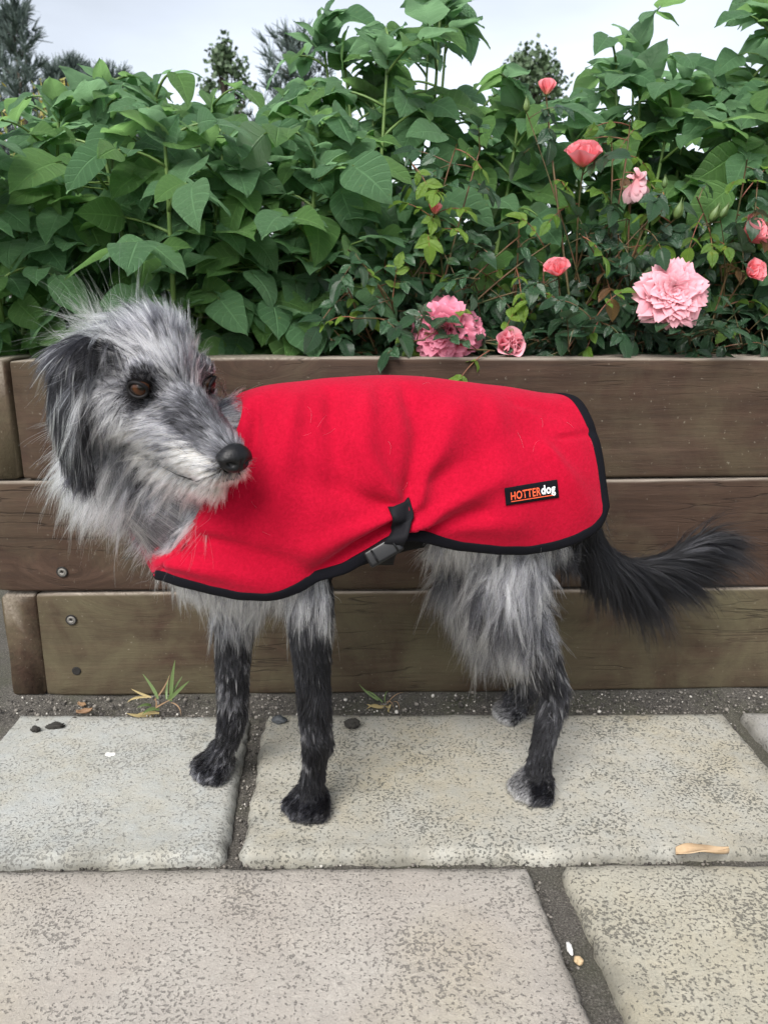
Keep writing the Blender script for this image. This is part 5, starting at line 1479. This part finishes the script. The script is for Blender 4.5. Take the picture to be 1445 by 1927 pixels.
def tuft_at(spec, label, base_px):
    b = PG(*base_px); root = empty('grass_tuft', b, label=label, cat='weed', group='weeds in the joint at the planter foot')
    for (m, x0, y0, x1, y1, x2, y2, w_, dy) in spec:
        o = b.y
        blade(root, P(x0, y0, o), P(x1, y1, o + dy), P(x2, y2, o + dy * 1.6), w_, {'g': M_BLADE, 's': M_STRAW, 'r': M_REDST}[m])
tuft_at([('g', 322, 1320, 322, 1280, 330, 1242, .0034, .0), ('g', 318, 1318, 335, 1300, 357, 1281, .0032, -.006), ('g', 298, 1315, 290, 1295, 269, 1268, .0030, .004), ('g', 316, 1318, 330, 1292, 344, 1272, .0022, .008),
         ('g', 314, 1316, 312, 1300, 318, 1272, .002, .01), ('s', 285, 1345, 262, 1350, 238, 1342, .0036, -.012), ('s', 280, 1350, 268, 1360, 262, 1364, .0034, -.02), ('s', 288, 1345, 280, 1360, 276, 1366, .003, -.02),
         ('s', 285, 1312, 268, 1308, 247, 1296, .0022, .0), ('r', 270, 1345, 295, 1330, 324, 1315, .0016, -.004), ('r', 290, 1318, 310, 1298, 320, 1270, .0012, .004), ('s', 278, 1312, 250, 1310, 240, 1322, .002, -.006),
         ('r', 322, 1322, 340, 1325, 341, 1346, .0010, -.004), ('g', 300, 1335, 280, 1330, 268, 1345, .0034, -.012), ('g', 285, 1328, 275, 1322, 258, 1332, .0026, -.01), ('r', 285, 1345, 300, 1330, 292, 1312, .0016, 0), ('s', 300, 1342, 270, 1338, 252, 1348, .003, -.014)],
        'grass tuft with green blades and dry straw at the planter foot by the front paws', (296, 1345))
tuft_at([('g', 712, 1318, 690, 1305, 676, 1288, .0018, .0), ('g', 716, 1318, 700, 1302, 690, 1300, .0014, .0), ('s', 730, 1330, 705, 1332, 690, 1325, .003, -.008), ('s', 715, 1330, 700, 1322, 690, 1335, .0024, -.01), ('s', 735, 1326, 728, 1336, 732, 1342, .002, -.01),
         ('r', 728, 1325, 740, 1305, 758, 1303, .0006, 0), ('r', 735, 1325, 750, 1310, 752, 1338, .0006, 0), ('r', 725, 1325, 735, 1310, 742, 1335, .0006, -.005), ('g', 720, 1322, 712, 1310, 700, 1312, .0014, 0), ('g', 724, 1322, 722, 1305, 730, 1300, .001, 0)],
        'small withered weed with a curled yellow leaf under the dog\'s belly', (718, 1330))
def lump(name, px, py, r, mat, label, cat, sc=(1, 1, .6), seed=0, z=0.004):
    b = bmesh.new(); bmesh.ops.create_icosphere(b, subdivisions=3, radius=r); p = PG(px, py, z)
    for v in b.verts:
        n_ = float(vnoise(np.array(v.co[:]) / r * 1.6 + seed * 5)); n2 = float(vnoise(np.array(v.co[:]) / r * 4 + seed * 9))
        v.co *= 1 + 0.9 * n_ + (0.8 if 'clod' in name else 0.25) * n2; v.co.x *= sc[0]; v.co.y *= sc[1]; v.co.z *= sc[2]
    zmin = min(v.co.z for v in b.verts)
    for v in b.verts: v.co.z -= zmin + 0.002
    me = bpy.data.meshes.new(name); b.to_mesh(me); b.free(); me.polygons.foreach_set('use_smooth', [True] * len(me.polygons))
    o = link(name, me, mat=mat); o.location = p; tag(o, label, cat)
M_CLOD = flat('soil_clod', (0.022, 0.020, 0.017), 0.95); M_SLATE = flat('slate_chip', (0.05, 0.055, 0.06), 0.6); M_PEB = flat('pebble_tan', (0.42, 0.31, 0.18), 0.7); M_WHITE = flat('white_chip', (0.72, 0.71, 0.68), 0.7)
lump('soil_clod', 662, 1370, 0.0105, M_CLOD, 'crumbly black soil clod on the paving behind the front leg', 'clod', (1.1, .9, .8), 2)
lump('slate_chip', 526, 1360, 0.012, M_SLATE, 'smooth dark grey stone chip at the slab corner between the front legs', 'stone', (1.0, .6, .5), 3)
lump('soil_clod', 68, 1377, 0.007, M_CLOD, 'tiny black crumb beside the flat one on the pale slab', 'clod', (1.1, .9, .7), 4)
lump('soil_clod', 105, 1368, 0.011, M_CLOD, 'flat black crumb of debris on the pale slab corner', 'clod', (1.3, .6, .35), 5)
lump('pebble', 1087, 1812, 0.0050, M_PEB, 'small round tan pebble in the wide paving joint', 'pebble', (1, 1, .9), 6, -0.010)
lump('white_chip', 208, 1419, 0.0065, M_WHITE, 'white speck lying on the pale slab', 'chip', (1.2, .8, .2), 7)
lump('white_chip', 1072, 1786, 0.006, M_WHITE, 'white mortar crumb in the wide paving joint above the pebble', 'chip', (.6, 1.4, .4), 8, -0.010)
# dry leaf on the horizontal joint
M_DRY = q_mat('dry_leaf', (0.34, 0.23, 0.13), (0.45, 0.34, 0.22), 0.8)
p0 = PG(1270, 1612, 0.004); p1 = PG(1370, 1612, 0.004); V = []
for i in range(13):
    t = i / 12
    for j in range(5):
        s_ = -1 + j / 2; wd = 0.0100 * math.sin(math.pi * min(1, t * .96 + .02)) ** 1.1 * (1 + .12 * math.sin(11 * t))
        V.append((p0.x + (p1.x - p0.x) * t, p0.y + s_ * wd, 0.008 + 0.006 * s_ * s_ + 0.004 * math.sin(5 * t + s_) + .004 * t))
me = mesh('dry_leaf', V, grid_faces(13, 5)); o = link('dry_leaf', me, mat=M_DRY); md_ = o.modifiers.new('thick', 'SOLIDIFY'); md_.thickness = 0.0012
tag(o, 'curled pale dry leaf lying across the joint between slabs', 'dry leaf')
# brown leaf scraps by the grass
for k, (px, py, r, rot) in enumerate([(160, 1342, 0.013, 0.3), (155, 1328, 0.009, -0.5)]):
    c_ = PG(px, py, 0.0035); V = []
    for i in range(9):
        t = i / 8
        for j in range(5):
            s_ = -1 + j / 2; wd = r * .55 * math.sin(math.pi * min(1, t * .94 + .03)) ** .8; x = (t - .5) * 2 * r; y = s_ * wd
            V.append((c_.x + x * math.cos(rot) - y * math.sin(rot), c_.y + x * math.sin(rot) + y * math.cos(rot), .004 + .35 * r * s_ * s_ + .25 * r * (t - .5) ** 2 * 4 + .001 * math.sin(9 * t + 3 * s_)))
    me = mesh('leaf_scrap', V, grid_faces(9, 5)); o = link('leaf_scrap', me, mat=M_REDST); md_ = o.modifiers.new('thick', 'SOLIDIFY'); md_.thickness = 0.0008
    tag(o, ['brown leaf scrap in the grit beside the grass tuft', 'smaller brown leaf scrap against the planter foot'][k], 'leaf scrap', 'brown leaf scraps')
